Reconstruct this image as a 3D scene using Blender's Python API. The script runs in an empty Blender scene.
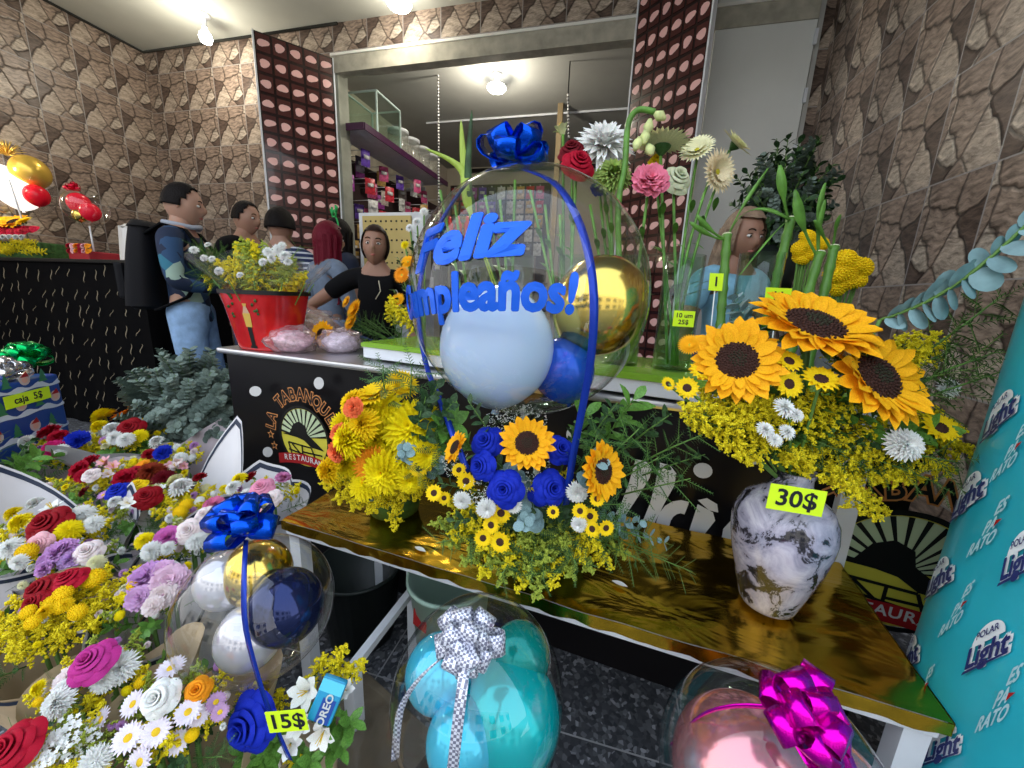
import bpy, bmesh, math, random
from mathutils import Vector, Matrix, Quaternion, noise
from math import sin, cos, pi, radians, sqrt, atan2, exp

sc = bpy.context.scene
COL = sc.collection
random.seed(7)
EYE = 1.10                      # lens height above the floor
# rows: camera right, camera up, camera back axes in world space
RC = [Vector((.96742648, .24989715, .04046498)), Vector((-.09294474, .20194215, .97497725)), Vector((.23547246, -.94697982, .21859081))]
cam_d = bpy.data.cameras.new('camera'); cam = bpy.data.objects.new('camera', cam_d); COL.objects.link(cam)
cam_d.sensor_fit = 'HORIZONTAL'; cam_d.sensor_width = 36; cam_d.lens = 385 / 1024 * 36
cam_d.clip_start = .02; cam_d.clip_end = 200
mw = Matrix([[RC[j][i] for j in range(3)] for i in range(3)]).to_4x4(); mw.translation = (0, 0, EYE)
cam.matrix_world = mw
sc.camera = cam
sc.cycles.transparent_max_bounces = 32
sc.view_settings.view_transform = 'Standard'; sc.view_settings.look = 'None'
sc.view_settings.exposure = -0.06; sc.view_settings.gamma = 1; sc.view_settings.use_curve_mapping = False

# ---------------------------------------------------------------- world and lights
w = bpy.data.worlds.new('sky'); sc.world = w; w.use_nodes = True
nt = w.node_tree; bg = nt.nodes['Background']
tc = nt.nodes.new('ShaderNodeTexCoord'); sx = nt.nodes.new('ShaderNodeSeparateXYZ'); cr = nt.nodes.new('ShaderNodeValToRGB')
nt.links.new(tc.outputs['Generated'], sx.inputs[0]); nt.links.new(sx.outputs[2], cr.inputs[0]); nt.links.new(cr.outputs[0], bg.inputs[0])
cr.color_ramp.elements[0].position = .0; cr.color_ramp.elements[0].color = (1, .99, .98, 1)
cr.color_ramp.elements[1].position = .9; cr.color_ramp.elements[1].color = (.72, .84, 1, 1)
bg.inputs[1].default_value = 2.6
def light(name, kind, loc, energy, color=(1, 1, 1), size=.1, rot=None):
    l = bpy.data.lights.new(name, kind); l.energy = energy; l.color = color
    if kind == 'SUN': l.angle = size
    elif kind == 'POINT': l.shadow_soft_size = size
    o = bpy.data.objects.new(name, l); o.location = loc; COL.objects.link(o)
    if rot: o.rotation_euler = rot
    return o
s = light('sun', 'SUN', (0, 5, 12), 3.5, (1, .96, .88), .01)
s.rotation_euler = Vector((.25, -.75, -1)).to_track_quat('-Z', 'Y').to_euler()

# ---------------------------------------------------------------- helpers
def W(u, v, t):
    "world point seen along pixel (u, v) at depth t metres"
    x, y, z = (u - 512) / 385 * t, -(v - 384) / 385 * t, -t
    return Vector((0, 0, EYE)) + RC[0] * x + RC[1] * y + RC[2] * z
def ON(u, v, axis, val):
    d = W(u, v, 1) - Vector((0, 0, EYE)); c = (0, 0, EYE)[axis]
    return Vector((0, 0, EYE)) + d * ((val - c) / d[axis])
def FZ(u, v, z): return ON(u, v, 2, z)
def CF(a, b, c): return (RC[0] * a + RC[1] * b + RC[2] * c).normalized()
def depth(p): return -(Vector(p) - Vector((0, 0, EYE))).dot(RC[2])
def px(n, p): return n * depth(p) / 385

MC = {}
def mat(name, color=(.5, .5, .5), rough=.5, metal=0, spec=.32, var=0, vscale=20, bump=0, bscale=60, trans=0, emit=None, es=1, sss=0, coat=0, sheen=0, alpha=1):
    if name in MC: return MC[name]
    m = bpy.data.materials.new(name); m.use_nodes = True; n = m.node_tree; b = n.nodes['Principled BSDF']
    b.inputs['Base Color'].default_value = (*color, 1); b.inputs['Roughness'].default_value = rough
    b.inputs['Metallic'].default_value = metal; b.inputs['Specular IOR Level'].default_value = spec
    b.inputs['Coat Weight'].default_value = coat; b.inputs['Sheen Weight'].default_value = sheen
    if trans: b.inputs['Transmission Weight'].default_value = trans
    if emit: b.inputs['Emission Color'].default_value = (*emit, 1); b.inputs['Emission Strength'].default_value = es
    if sss: b.inputs['Subsurface Weight'].default_value = sss; b.inputs['Subsurface Scale'].default_value = .01
    t = None
    if var or bump: t = n.nodes.new('ShaderNodeTexCoord')
    if var:
        z = n.nodes.new('ShaderNodeTexNoise'); z.inputs['Scale'].default_value = vscale; z.inputs['Detail'].default_value = 4
        n.links.new(t.outputs['Object'], z.inputs['Vector'])
        r = n.nodes.new('ShaderNodeValToRGB'); n.links.new(z.outputs['Fac'], r.inputs[0]); n.links.new(r.outputs[0], b.inputs['Base Color'])
        r.color_ramp.elements[0].position = .3; r.color_ramp.elements[1].position = .7
        r.color_ramp.elements[0].color = (*[c * (1 - var) for c in color], 1)
        r.color_ramp.elements[1].color = (*[min(1, c * (1 + var) + .02 * var) for c in color], 1)
    if bump:
        z = n.nodes.new('ShaderNodeTexNoise'); z.inputs['Scale'].default_value = bscale; z.inputs['Detail'].default_value = 5
        n.links.new(t.outputs['Object'], z.inputs['Vector'])
        bp = n.nodes.new('ShaderNodeBump'); bp.inputs['Strength'].default_value = bump; bp.inputs['Distance'].default_value = .01
        n.links.new(z.outputs['Fac'], bp.inputs['Height']); n.links.new(bp.outputs[0], b.inputs['Normal'])
    MC[name] = m
    return m
def clear_film(name, tint=(1, 1, 1), rough=.02, refl=1.0, ior=1.45, fog=0.0, fogc=(1, 1, 1)):
    "thin clear plastic: see-through with a Fresnel reflection"
    if name in MC: return MC[name]
    m = bpy.data.materials.new(name); m.use_nodes = True; n = m.node_tree
    n.nodes.remove(n.nodes['Principled BSDF']); out = n.nodes['Material Output']
    tr = n.nodes.new('ShaderNodeBsdfTransparent'); tr.inputs[0].default_value = (*tint, 1)
    gl = n.nodes.new('ShaderNodeBsdfGlossy'); gl.inputs['Roughness'].default_value = rough
    fr = n.nodes.new('ShaderNodeLayerWeight'); fr.inputs['Blend'].default_value = .5
    pw = n.nodes.new('ShaderNodeMath'); pw.operation = 'POWER'; pw.inputs[1].default_value = 4.0; n.links.new(fr.outputs['Facing'], pw.inputs[0])
    mu = n.nodes.new('ShaderNodeMath'); mu.operation = 'MULTIPLY_ADD'; mu.inputs[1].default_value = .62 * min(1.4, refl); mu.inputs[2].default_value = .04 * refl; mu.use_clamp = True
    mx = n.nodes.new('ShaderNodeMixShader')
    n.links.new(pw.outputs[0], mu.inputs[0]); n.links.new(mu.outputs[0], mx.inputs[0])
    base = tr
    if fog:
        df = n.nodes.new('ShaderNodeBsdfDiffuse'); df.inputs[0].default_value = (*fogc, 1)
        m2 = n.nodes.new('ShaderNodeMixShader'); m2.inputs[0].default_value = fog
        n.links.new(tr.outputs[0], m2.inputs[1]); n.links.new(df.outputs[0], m2.inputs[2]); base = m2
    n.links.new(base.outputs[0], mx.inputs[1]); n.links.new(gl.outputs[0], mx.inputs[2]); n.links.new(mx.outputs[0], out.inputs[0])
    MC[name] = m
    return m

class MB:
    def __init__(s): s.v = []; s.f = []; s.mi = []; s.m = 0
    def add(s, vs, fs, m=None, T=None):
        k = len(s.v); m = s.m if m is None else m
        s.v += [tuple(T @ Vector(p)) for p in vs] if T else [tuple(p) for p in vs]
        for f in fs: s.f.append(tuple(i + k for i in f)); s.mi.append(m)
        return s
    def grid(s, fn, nu, nv, m=None, wu=False, wv=False, T=None):
        a = nu if wu else nu + 1; b = nv if wv else nv + 1
        vs = [fn(i / nu, j / nv) for i in range(a) for j in range(b)]
        fs = []
        for i in range(nu):
            for j in range(nv):
                i2 = (i + 1) % a; j2 = (j + 1) % b
                fs.append((i * b + j, i2 * b + j, i2 * b + j2, i * b + j2))
        return s.add(vs, fs, m, T)
    def tube(s, pts, r, n=8, m=None, cap=True):
        pts = [Vector(p) for p in pts]; vs = []; fs = []; N = None
        for i, p in enumerate(pts):
            d = (pts[min(i + 1, len(pts) - 1)] - pts[max(i - 1, 0)])
            d = d.normalized() if d.length > 1e-9 else Vector((0, 0, 1))
            if N is None: N = d.orthogonal().normalized()
            else:
                N = N - d * N.dot(d); N = N.normalized() if N.length > 1e-6 else d.orthogonal().normalized()
            B = d.cross(N); rr = r[i] if isinstance(r, (list, tuple)) else r
            for k in range(n):
                a = 2 * pi * k / n; vs.append(p + N * cos(a) * rr + B * sin(a) * rr)
        for i in range(len(pts) - 1):
            for k in range(n): fs.append((i * n + k, i * n + (k + 1) % n, (i + 1) * n + (k + 1) % n, (i + 1) * n + k))
        if cap: fs.append(tuple(range(n - 1, -1, -1))); fs.append(tuple((len(pts) - 1) * n + k for k in range(n)))
        return s.add(vs, fs, m)
    def lathe(s, prof, n=32, m=None, T=None, cap=False):
        vs = [(r * cos(2 * pi * k / n), r * sin(2 * pi * k / n), z) for r, z in prof for k in range(n)]
        fs = [(i * n + k, i * n + (k + 1) % n, (i + 1) * n + (k + 1) % n, (i + 1) * n + k) for i in range(len(prof) - 1) for k in range(n)]
        if cap: fs.append(tuple(range(n - 1, -1, -1))); fs.append(tuple((len(prof) - 1) * n + k for k in range(n)))
        return s.add(vs, fs, m, T)
    def box(s, c, d, m=None, T=None, bev=0):
        x, y, z = d[0] / 2, d[1] / 2, d[2] / 2; cx, cy, cz = c
        if bev:
            bm = bmesh.new(); bmesh.ops.create_cube(bm, size=1)
            for q in bm.verts: q.co = Vector((q.co.x * d[0] + cx, q.co.y * d[1] + cy, q.co.z * d[2] + cz))
            bmesh.ops.bevel(bm, geom=bm.edges[:], offset=bev, segments=2, affect='EDGES', profile=.6)
            bm.verts.index_update()
            s.add([q.co.copy() for q in bm.verts], [tuple(v.index for v in f.verts) for f in bm.faces], m, T); bm.free(); return s
        vs = [(cx + i * x, cy + j * y, cz + k * z) for i in (-1, 1) for j in (-1, 1) for k in (-1, 1)]
        return s.add(vs, [(0, 1, 3, 2), (4, 6, 7, 5), (0, 4, 5, 1), (2, 3, 7, 6), (0, 2, 6, 4), (1, 5, 7, 3)], m, T)
    def octa(s, c, r, m=None):
        x, y, z = c
        rz = r * random.uniform(.8, 1.3)
        return s.add([(x + r, y, z), (x, y + r, z), (x - r, y, z), (x, y - r, z), (x, y, z + rz), (x, y, z - rz)],
                     [(0, 1, 4), (1, 2, 4), (2, 3, 4), (3, 0, 4), (1, 0, 5), (2, 1, 5), (3, 2, 5), (0, 3, 5)], m)
    def sphere(s, c, r, nu=24, nv=16, m=None, sq=(1, 1, 1)):
        c = Vector(c)
        return s.grid(lambda a, b: (c.x + r * sq[0] * sin(pi * b) * cos(2 * pi * a), c.y + r * sq[1] * sin(pi * b) * sin(2 * pi * a), c.z + r * sq[2] * cos(pi * b)), nu, nv, m, wu=True)
    def strip(s, pts, wd, widths, m=None, th=0):
        "ribbon: centre line pts, width directions wd"
        n = len(pts); vs = []
        for p, d, q in zip(pts, wd, widths):
            p = Vector(p); d = Vector(d).normalized(); vs += [p - d * q / 2, p + d * q / 2]
        fs = [(2 * i, 2 * i + 1, 2 * i + 3, 2 * i + 2) for i in range(n - 1)]
        return s.add(vs, fs, m)
    def mesh(s, name, mats, smooth=True):
        me = bpy.data.meshes.new(name); me.from_pydata([tuple(p) for p in s.v], [], s.f)
        for q in (mats if isinstance(mats, (list, tuple)) else [mats]): me.materials.append(q)
        me.polygons.foreach_set('material_index', s.mi)
        me.polygons.foreach_set('use_smooth', [smooth] * len(s.f)); me.update()
        return me

def obj(name, me, parent=None, M=None, loc=None, label=None):
    o = bpy.data.objects.new(name, me); COL.objects.link(o)
    if M is not None: o.matrix_basis = M
    if loc is not None: o.location = loc
    if parent: o.parent = parent
    if label: o['label'] = label
    return o
def tag(o, label, cat, group=None, kind=None):
    o['label'] = label; o['category'] = cat
    if group: o['group'] = group
    if kind: o['kind'] = kind
    return o
def thing(name, label, cat, loc=(0, 0, 0), group=None, rz=0):
    o = bpy.data.objects.new(name, None); COL.objects.link(o); o.location = loc; o.rotation_euler = (0, 0, rz)
    o.empty_display_size = .05
    return tag(o, label, cat, group)
def struct(name, me, M=None, label=None):
    o = obj(name, me, M=M); o['kind'] = 'structure'
    if label: o['label'] = label
    return o
def orient(pos, d, s=1, spin=0, root=None, sz=None):
    "matrix putting local +Z along d at world point pos (relative to root's unrotated location)"
    q = Vector(d).normalized().to_track_quat('Z', 'Y')
    p = Vector(pos) - (Vector(root.location) if root else Vector())
    if isinstance(s, (int, float)): s = (s, s, s)
    return Matrix.Translation(p) @ q.to_matrix().to_4x4() @ Matrix.Rotation(spin, 4, 'Z') @ Matrix.Diagonal((*s, 1))
def solid(o, th=.001):
    md = o.modifiers.new('thickness', 'SOLIDIFY'); md.thickness = th; md.offset = 0; return o

TXT = {}
def text_geo(body, size=1, off=0, ext=0, shear=0, align='CENTER', spacing=1):
    key = (body, off, ext, shear, align, spacing)
    if key not in TXT:
        c = bpy.data.curves.new('lettering', 'FONT'); c.body = body; c.offset = off; c.extrude = ext; c.shear = shear
        c.align_x = align; c.align_y = 'CENTER'; c.resolution_u = 3; c.space_character = spacing
        o = bpy.data.objects.new('lettering', c); COL.objects.link(o)
        dg = bpy.context.evaluated_depsgraph_get(); dg.update()
        me = bpy.data.meshes.new_from_object(o.evaluated_get(dg))
        TXT[key] = ([v.co.copy() for v in me.vertices], [tuple(p.vertices) for p in me.polygons])
        bpy.data.objects.remove(o); bpy.data.curves.remove(c); bpy.data.meshes.remove(me)
    vs, fs = TXT[key]
    return [v * size for v in vs], fs

# ---------------------------------------------------------------- palette
M_green = mat('leaf green', (.035, .10, .02), .5, var=.5, vscale=40)
M_lgreen = mat('fresh leaf green', (.11, .27, .04), .4, var=.35, vscale=30)
M_dgreen = mat('dark leaf green', (.025, .07, .02), .5, var=.5, vscale=30)
M_stem = mat('flower stem green', (.12, .24, .05), .5)
M_gold_y = mat('goldenrod yellow', (.85, .68, .01), .7, var=.25, vscale=60)
M_gold_g = mat('goldenrod yellow green', (.36, .44, .05), .7, var=.35, vscale=60)
M_euc = mat('eucalyptus grey green', (.16, .22, .19), .55, var=.35, vscale=40)
M_euc2 = mat('eucalyptus pale blue', (.22, .35, .37), .5, var=.25, vscale=40)
M_white = mat('white petals', (.85, .85, .8), .6, sss=.1)
M_black = mat('black print', (.006, .006, .006), .5)
M_tag = mat('fluorescent tag paper', (.72, 1.0, .02), .6)
M_ink = mat('marker ink', (.01, .012, .02), .6)
M_ribbon = mat('blue satin ribbon', (.01, .04, .38), .22, metal=.35, bump=.1, bscale=40)
M_bow = mat('blue metallic ribbon', (.0, .07, .62), .2, metal=.8, bump=.12, bscale=30)
M_film = clear_film('clear balloon film', refl=1.5, rough=.015)
M_glass = clear_film('clear vase glass', tint=(.9, .97, .93), refl=1.2, rough=.02)
M_cello = clear_film('clear cellophane', refl=1.2, rough=.12, fog=.04)
M_frame = mat('white painted metal', (.72, .75, .80), .4, var=.05, vscale=12)

PETAL = {}
def petal_mat(c):
    k = tuple(round(x, 3) for x in c)
    if k not in PETAL: PETAL[k] = mat('petals %d' % len(PETAL), c, .6, spec=.12, var=.22, vscale=50, sss=.08)
    return PETAL[k]
C_SUN = (1.0, .41, .006); C_YEL = (1.0, .60, .006); C_LEM = (1.0, .72, .005); C_RED = (.26, .003, .010); C_CRIM = (.38, .003, .022)
C_BLUE = (.006, .022, .40); C_MAG = (.46, .03, .24); C_PINK = (.8, .42, .48); C_LIL = (.52, .26, .55); C_WHT = (.85, .85, .8)
C_ORG = (.95, .3, .01); C_CORAL = (.9, .17, .06); C_PALE = (.8, .68, .68); C_CREAM = (.85, .8, .5); C_DRED = (.14, .003, .01)

def petal(mb, ang, r0, r1, e0, e1, wid, m, ruf=0, seg=4, tip=1, z0=0, fold=.15):
    "one petal going out from radius r0; e0, e1 elevation at root and tip (degrees)"
    L = r1 - r0; ca, sa = cos(ang), sin(ang); x, z = r0, z0; rows = []
    for i in range(seg + 1):
        s = i / seg
        wv = wid * (sin(pi * min(1, (s * .82 + .12))) ** .7) if tip else wid * (.35 + .65 * min(1, s * 1.6)) * (1 - .35 * max(0, s - .7) / .3)
        if i == seg and tip: wv = wid * .06
        row = []
        for j in (-1, 0, 1):
            y = j * wv / 2; zz = z + (abs(j) * fold * wv) + (random.uniform(-ruf, ruf) * L * s if ruf else 0)
            xx = x + (random.uniform(-ruf, ruf) * L * s * .5 if ruf else 0)
            row.append((xx * ca - y * sa, xx * sa + y * ca, zz))
        rows.append(row)
        e = radians(e0 + (e1 - e0) * s); x += cos(e) * L / seg; z += sin(e) * L / seg
    vs = [p for r in rows for p in r]; fs = []
    for i in range(seg):
        for j in range(2): fs.append((i * 3 + j, i * 3 + j + 1, i * 3 + j + 4, i * 3 + j + 3))
    mb.add(vs, fs, m)

CACHE = {}
def cached(fn):
    def g(*a):
        k = (fn.__name__,) + a
        if k not in CACHE:
            st = random.getstate(); random.seed(hash(str(k)) % 1000 if False else sum(ord(ch) for ch in str(k))); CACHE[k] = fn(*a); random.setstate(st)
        return CACHE[k]
    return g
@cached
def m_rose(c, opn=1):
    mb = MB(); 
    for k, (n, r0, r1, h, w_) in enumerate([(2, .02, .13, .86, .3), (3, .04, .28, .90, .45), (3, .08, .44, .82, .6), (4, .12, .62, .68, .72), (5, .16, .84, .46, .85), (5, .2, 1.04, .20, .95)]):
        r1 *= opn if k > 2 else 1
        for i in range(n):
            a0 = 2 * pi * (i + .37 * k) / n
            def fn(s, t, a0=a0, r0=r0, r1=r1, h=h, n=n, k=k):
                half = pi / n * 1.22; a = a0 + (t - .5) * 2 * half; edge = abs(t - .5) * 2
                r = r0 + (r1 - r0) * s ** 1.1; cup = 1 - .22 * edge ** 2 * s
                curl = max(0, s - .78) / .22
                z = h * (s ** .8) - (.12 + .04 * k) * curl * s - .13 * edge ** 2 * s
                r = r * (1 + .05 * curl) + .02 * edge * s
                return (r * cup * cos(a), r * cup * sin(a), z)
            mb.grid(fn, 6, 6)
    for i in range(5): petal(mb, 2 * pi * i / 5, .1, .75, -10, 25, .3, 1, z0=-.05)
    return mb.mesh('rose', [petal_mat(c), M_green])
@cached
def m_mum(c, n=11, wid=.24, high=.75):
    mb = MB()
    for k in range(n):
        t = k / (n - 1); cnt = int(7 + 17 * t); e = 84 - 84 * t
        for i in range(cnt):
            petal(mb, 2 * pi * (i + .5 * (k % 2)) / cnt + random.uniform(-.1, .1), .02 + .05 * t, .55 + .45 * t, e + random.uniform(-6, 6), e * .5 - 12 + random.uniform(-14, 14), wid, 0, seg=3, z0=high * (1 - t) * .4, fold=.35)
    return mb.mesh('chrysanthemum', [petal_mat(c)])
@cached
def m_carn(c):
    mb = MB()
    for k in range(7):
        t = k / 6; cnt = int(5 + 8 * t); e = 80 - 74 * t
        for i in range(cnt):
            petal(mb, 2 * pi * (i + .4 * k) / cnt, .03, .55 + .45 * t, e, e * .6, .5, 0, ruf=.13, seg=4, tip=0, z0=.12 * (1 - t), fold=.1)
    mb.lathe([(.05, -.7), (.16, -.55), (.2, -.1), (.3, .02)], 8, 1)
    return mb.mesh('carnation', [petal_mat(c), M_stem])
def disc_geo(mb, r, h, m0, m1, nspec=60, r_in=.55):
    mb.grid(lambda a, b: (r * b * cos(2 * pi * a), r * b * sin(2 * pi * a), h * (1 - b * b * b) + .012 * sin(37 * a * 6.28) * b), 28, 6, m0, wu=True)
    for i in range(nspec):
        q = sqrt((i + .5) / nspec) * r * .97; a = i * 2.39996
        mb.octa((q * cos(a), q * sin(a), h * (1 - (q / r) ** 3) + .01), r * .07, m0 if q > r * r_in else m1)
M_disc = mat('sunflower dark brown disc', (.045, .014, .008), .85, var=.4, vscale=90)
M_disc2 = mat('sunflower disc centre', (.03, .028, .014), .85)
M_discy = mat('daisy yellow centre', (.75, .5, .02), .8)
M_discy2 = mat('daisy green gold centre', (.5, .45, .03), .8)
@cached
def m_sun_petals(c, seed=0):
    mb = MB()
    for k, (n, r0, r1, e0, e1, w_) in enumerate([(20, .36, 1.0, -2, 8, .31), (19, .36, .93, 14, 22, .28), (13, .36, .8, 28, 30, .20)]):
        for i in range(n):
            petal(mb, 2 * pi * (i + .5 * k) / n + random.uniform(-.07, .07), r0, r1 * random.uniform(.88, 1.06), e0 + random.uniform(-8, 8), e1 + random.uniform(-22, 18), w_ * random.uniform(.8, 1.1), 0, seg=5, z0=-.02 * k, fold=.18)
    for i in range(14): petal(mb, 2 * pi * i / 14, .2, .8, -8, 0, .16, 1, z0=-.09)
    mb.lathe([(.05, -.28), (.3, -.14), (.4, -.03)], 12, 1)
    return mb.mesh('sunflower petals', [petal_mat(c), M_green])
@cached
def m_sun_disc(): 
    mb = MB(); disc_geo(mb, .44, .09, 0, 1, 160, .42); return mb.mesh('sunflower disc', [M_disc, M_disc2])
@cached
def m_daisy(c, n=16, wid=.24, disc=.3, dark=0, layers=1):
    mb = MB()
    for k in range(layers):
        for i in range(n): petal(mb, 2 * pi * (i + .5 * k) / n + random.uniform(-.06, .06), disc * .7, 1 - .12 * k, 4 + 12 * k, 8 + random.uniform(-14, 10), wid, 0, seg=3, z0=.01 * k)
    disc_geo(mb, disc, .1, 1, 1 if not dark else 2, 26, .5)
    mb.lathe([(.04, -.22), (.15, -.12), (.2, -.01)], 8, 3)
    return mb.mesh('daisy', [petal_mat(c), M_disc if dark else M_discy, M_disc2 if dark else M_discy2, M_green])
@cached
def m_gerbera(c, n=30):
    mb = MB()
    for k in range(3):
        for i in range(n - 4 * k): petal(mb, 2 * pi * (i + .5 * k) / (n - 4 * k), .12, 1 - .2 * k, 12 + 14 * k, 4 + 16 * k + random.uniform(-8, 8), .17, 0, seg=4, z0=.02 * k)
    disc_geo(mb, .2, .06, 1, 1, 30); mb.lathe([(.04, -.3), (.12, -.22), (.26, -.05), (.3, .02)], 12, 2)
    return mb.mesh('gerbera', [petal_mat(c), M_discy2, M_green])
@cached
def m_button(c):
    mb = MB(); mb.sphere((0, 0, 0), .8, 16, 10, 0, (1, 1, .75))
    for i in range(110):
        z = 1 - 1.5 * (i + .5) / 110; q = sqrt(max(0, 1 - z * z)); a = i * 2.39996
        mb.octa((.85 * q * cos(a), .85 * q * sin(a), .65 * z), .11)
    return mb.mesh('button chrysanthemum', [petal_mat(c)])
@cached
def m_alstro(c):
    "loose lily-like flower"
    mb = MB()
    for i in range(6): petal(mb, 2 * pi * i / 6, .05, 1.0, 70 if i % 2 else 60, 15 + random.uniform(-15, 10), .5, 0, seg=5, z0=-.4)
    for i in range(5): mb.tube([(0, 0, -.3), (.12 * cos(i * 1.25), .12 * sin(i * 1.25), .5)], .018, 4, 1)
    return mb.mesh('lily', [petal_mat(c), M_discy])
@cached
def m_golden(seed, kind):
    "a goldenrod plume about one unit tall, growing to +Z"
    mb = MB(); random.seed(seed)
    mb.tube([(0, 0, -.9), (.02, 0, -.3), (0, .02, .3), (.04, 0, .95)], [.016, .014, .01, .006], 5, 1)
    nb = 19
    for k in range(nb):
        t = k / nb; a = k * 2.4 + random.uniform(-.4, .4); L = (.52 * (1 - t * .8)) * random.uniform(.7, 1.15); z = -.1 + 1.0 * t
        pts = []
        for j in range(6):
            s = j / 5; pts.append((cos(a) * L * s, sin(a) * L * s, z + .35 * L * s - .45 * L * s * s))
        mb.tube(pts, .006, 3, 1, cap=False)
        for j in range(int(34 * (1 - t * .5))):
            s = random.uniform(.15, 1); i0 = min(4, int(s * 5)); q = Vector(pts[i0]).lerp(Vector(pts[i0 + 1]), s * 5 - i0)
            mb.octa(q + Vector((random.gauss(0, .024), random.gauss(0, .024), random.gauss(0, .024) + .015)), random.uniform(.022, .042), 0)
    for j in range(22): mb.octa((.04 + random.gauss(0, .02), random.gauss(0, .02), random.uniform(.75, 1.0)), .024, 0)
    for k in range(12):
        a = random.uniform(0, 6.28); z = random.uniform(-.8, .1); L = random.uniform(.18, .34)
        leaf_geo(mb, (0, 0, z), (cos(a), sin(a), .5), L, L * .18, 2)
    return mb.mesh('goldenrod', [{'y': M_gold_y, 'g': M_gold_g}[kind], M_stem, M_green])
def leaf_geo(mb, base, d, L, wd, m, seg=4, droop=.25, up=(0, 0, 1), fold=.2):
    d = Vector(d).normalized(); base = Vector(base); up = Vector(up)
    side = d.cross(up); side = side.normalized() if side.length > 1e-4 else Vector((1, 0, 0)); nrm = side.cross(d)
    vs = []
    for i in range(seg + 1):
        s = i / seg; ww = wd * sin(pi * min(.985, s * .93 + .05)) ** .85; c = base + d * L * s - up * droop * L * s * s
        vs += [c - side * ww / 2 + nrm * fold * ww / 2, c, c + side * ww / 2 + nrm * fold * ww / 2]
    fs = []
    for i in range(seg):
        for j in range(2): fs.append((i * 3 + j, i * 3 + j + 1, i * 3 + j + 4, i * 3 + j + 3))
    mb.add(vs, fs, m)
@cached
def m_leaves(seed, kind, n=14):
    "a leafy sprig, one unit tall"
    mb = MB(); random.seed(seed)
    mb.tube([(0, 0, -.5), (.03, 0, .3), (.08, .02, .8)], [.018, .014, .008], 5, 1)
    for k in range(n):
        t = k / n; a = k * 2.4; L = {'broad': .5, 'fern': .5, 'small': .28}[kind] * random.uniform(.75, 1.15); z = -.25 + 1.05 * t
        if kind == 'fern':
            d = Vector((cos(a), sin(a), .55)).normalized(); b = Vector((.06 * t, 0, z)); mb.tube([b, b + d * L], .005, 3, 1, cap=False)
            for j in range(9):
                q = b + d * L * (j + 1) / 9; sd = d.cross(Vector((0, 0, 1))).normalized()
                for sg in (-1, 1): leaf_geo(mb, q, d + sd * sg * 1.2, L * .26 * (1 - j * .07), L * .035, 0, seg=2)
        else:
            leaf_geo(mb, (.06 * t, 0, z), (cos(a), sin(a), .6 + .5 * t), L, L * (.42 if kind == 'broad' else .5), 0)
    return mb.mesh('leafy sprig', [{'broad': M_lgreen, 'fern': M_green, 'small': M_dgreen}[kind], M_stem])
@cached
def m_euc(seed, pale=0, n=16, size=.13, bend=.25):
    "eucalyptus sprig one unit long with round leaves in pairs"
    mb = MB(); random.seed(seed)
    P = lambda t: Vector((bend * t * t, .04 * sin(5 * t), t))
    mb.tube([P(i / 8) for i in range(9)], [.012 - .001 * i for i in range(9)], 5, 1)
    for k in range(n):
        t = .06 + .94 * k / n; a = k * pi / 2 + random.uniform(-.4, .4); r = size * (1.1 - .6 * t) * random.uniform(.8, 1.15); b = P(t)
        for sg in (0, pi):
            d = Vector((cos(a + sg), sin(a + sg), .5)).normalized(); sd = d.cross(Vector((0, 0, 1))).normalized(); nn = sd.cross(d)
            c = b + d * r * 1.05
            vs = [c + nn * r * .12] + [c + d * r * cos(q * pi / 5) + sd * r * .85 * sin(q * pi / 5) for q in range(10)]
            mb.add(vs, [(0, q + 1, (q + 1) % 10 + 1) for q in range(10)], 0)
    return mb.mesh('eucalyptus', [M_euc2 if pale else M_euc, M_stem])
@cached
def m_gyp(seed):
    "baby's breath cloud of tiny white buds"
    mb = MB(); random.seed(seed)
    for k in range(90):
        a = random.uniform(0, 6.28); r = random.uniform(.05, 1) ** .6; z = random.uniform(-.1, .35)
        p = Vector((r * cos(a), r * sin(a), z)); mb.tube([(p.x * .4, p.y * .4, -.5), p], .004, 3, 1, cap=False)
        for j in range(3): mb.octa(p + Vector((random.gauss(0, .05), random.gauss(0, .05), random.gauss(0, .04))), .035, 0)
    return mb.mesh('gypsophila', [M_white, M_stem])
@cached
def m_statice(c, seed):
    mb = MB(); random.seed(seed)
    for k in range(60):
        a = random.uniform(0, 6.28); r = random.uniform(0, 1); p = (r * cos(a), r * sin(a), .3 * (1 - r) + random.uniform(-.1, .12))
        for i in range(5): leaf_geo(mb, p, (cos(i * 1.257), sin(i * 1.257), .4), .16, .1, 0, seg=2)
    for k in range(8): mb.tube([(0, 0, -.8), (.6 * cos(k), .6 * sin(k), 0)], .012, 4, 1, cap=False)
    return mb.mesh('statice', [petal_mat(c), M_stem])

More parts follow.
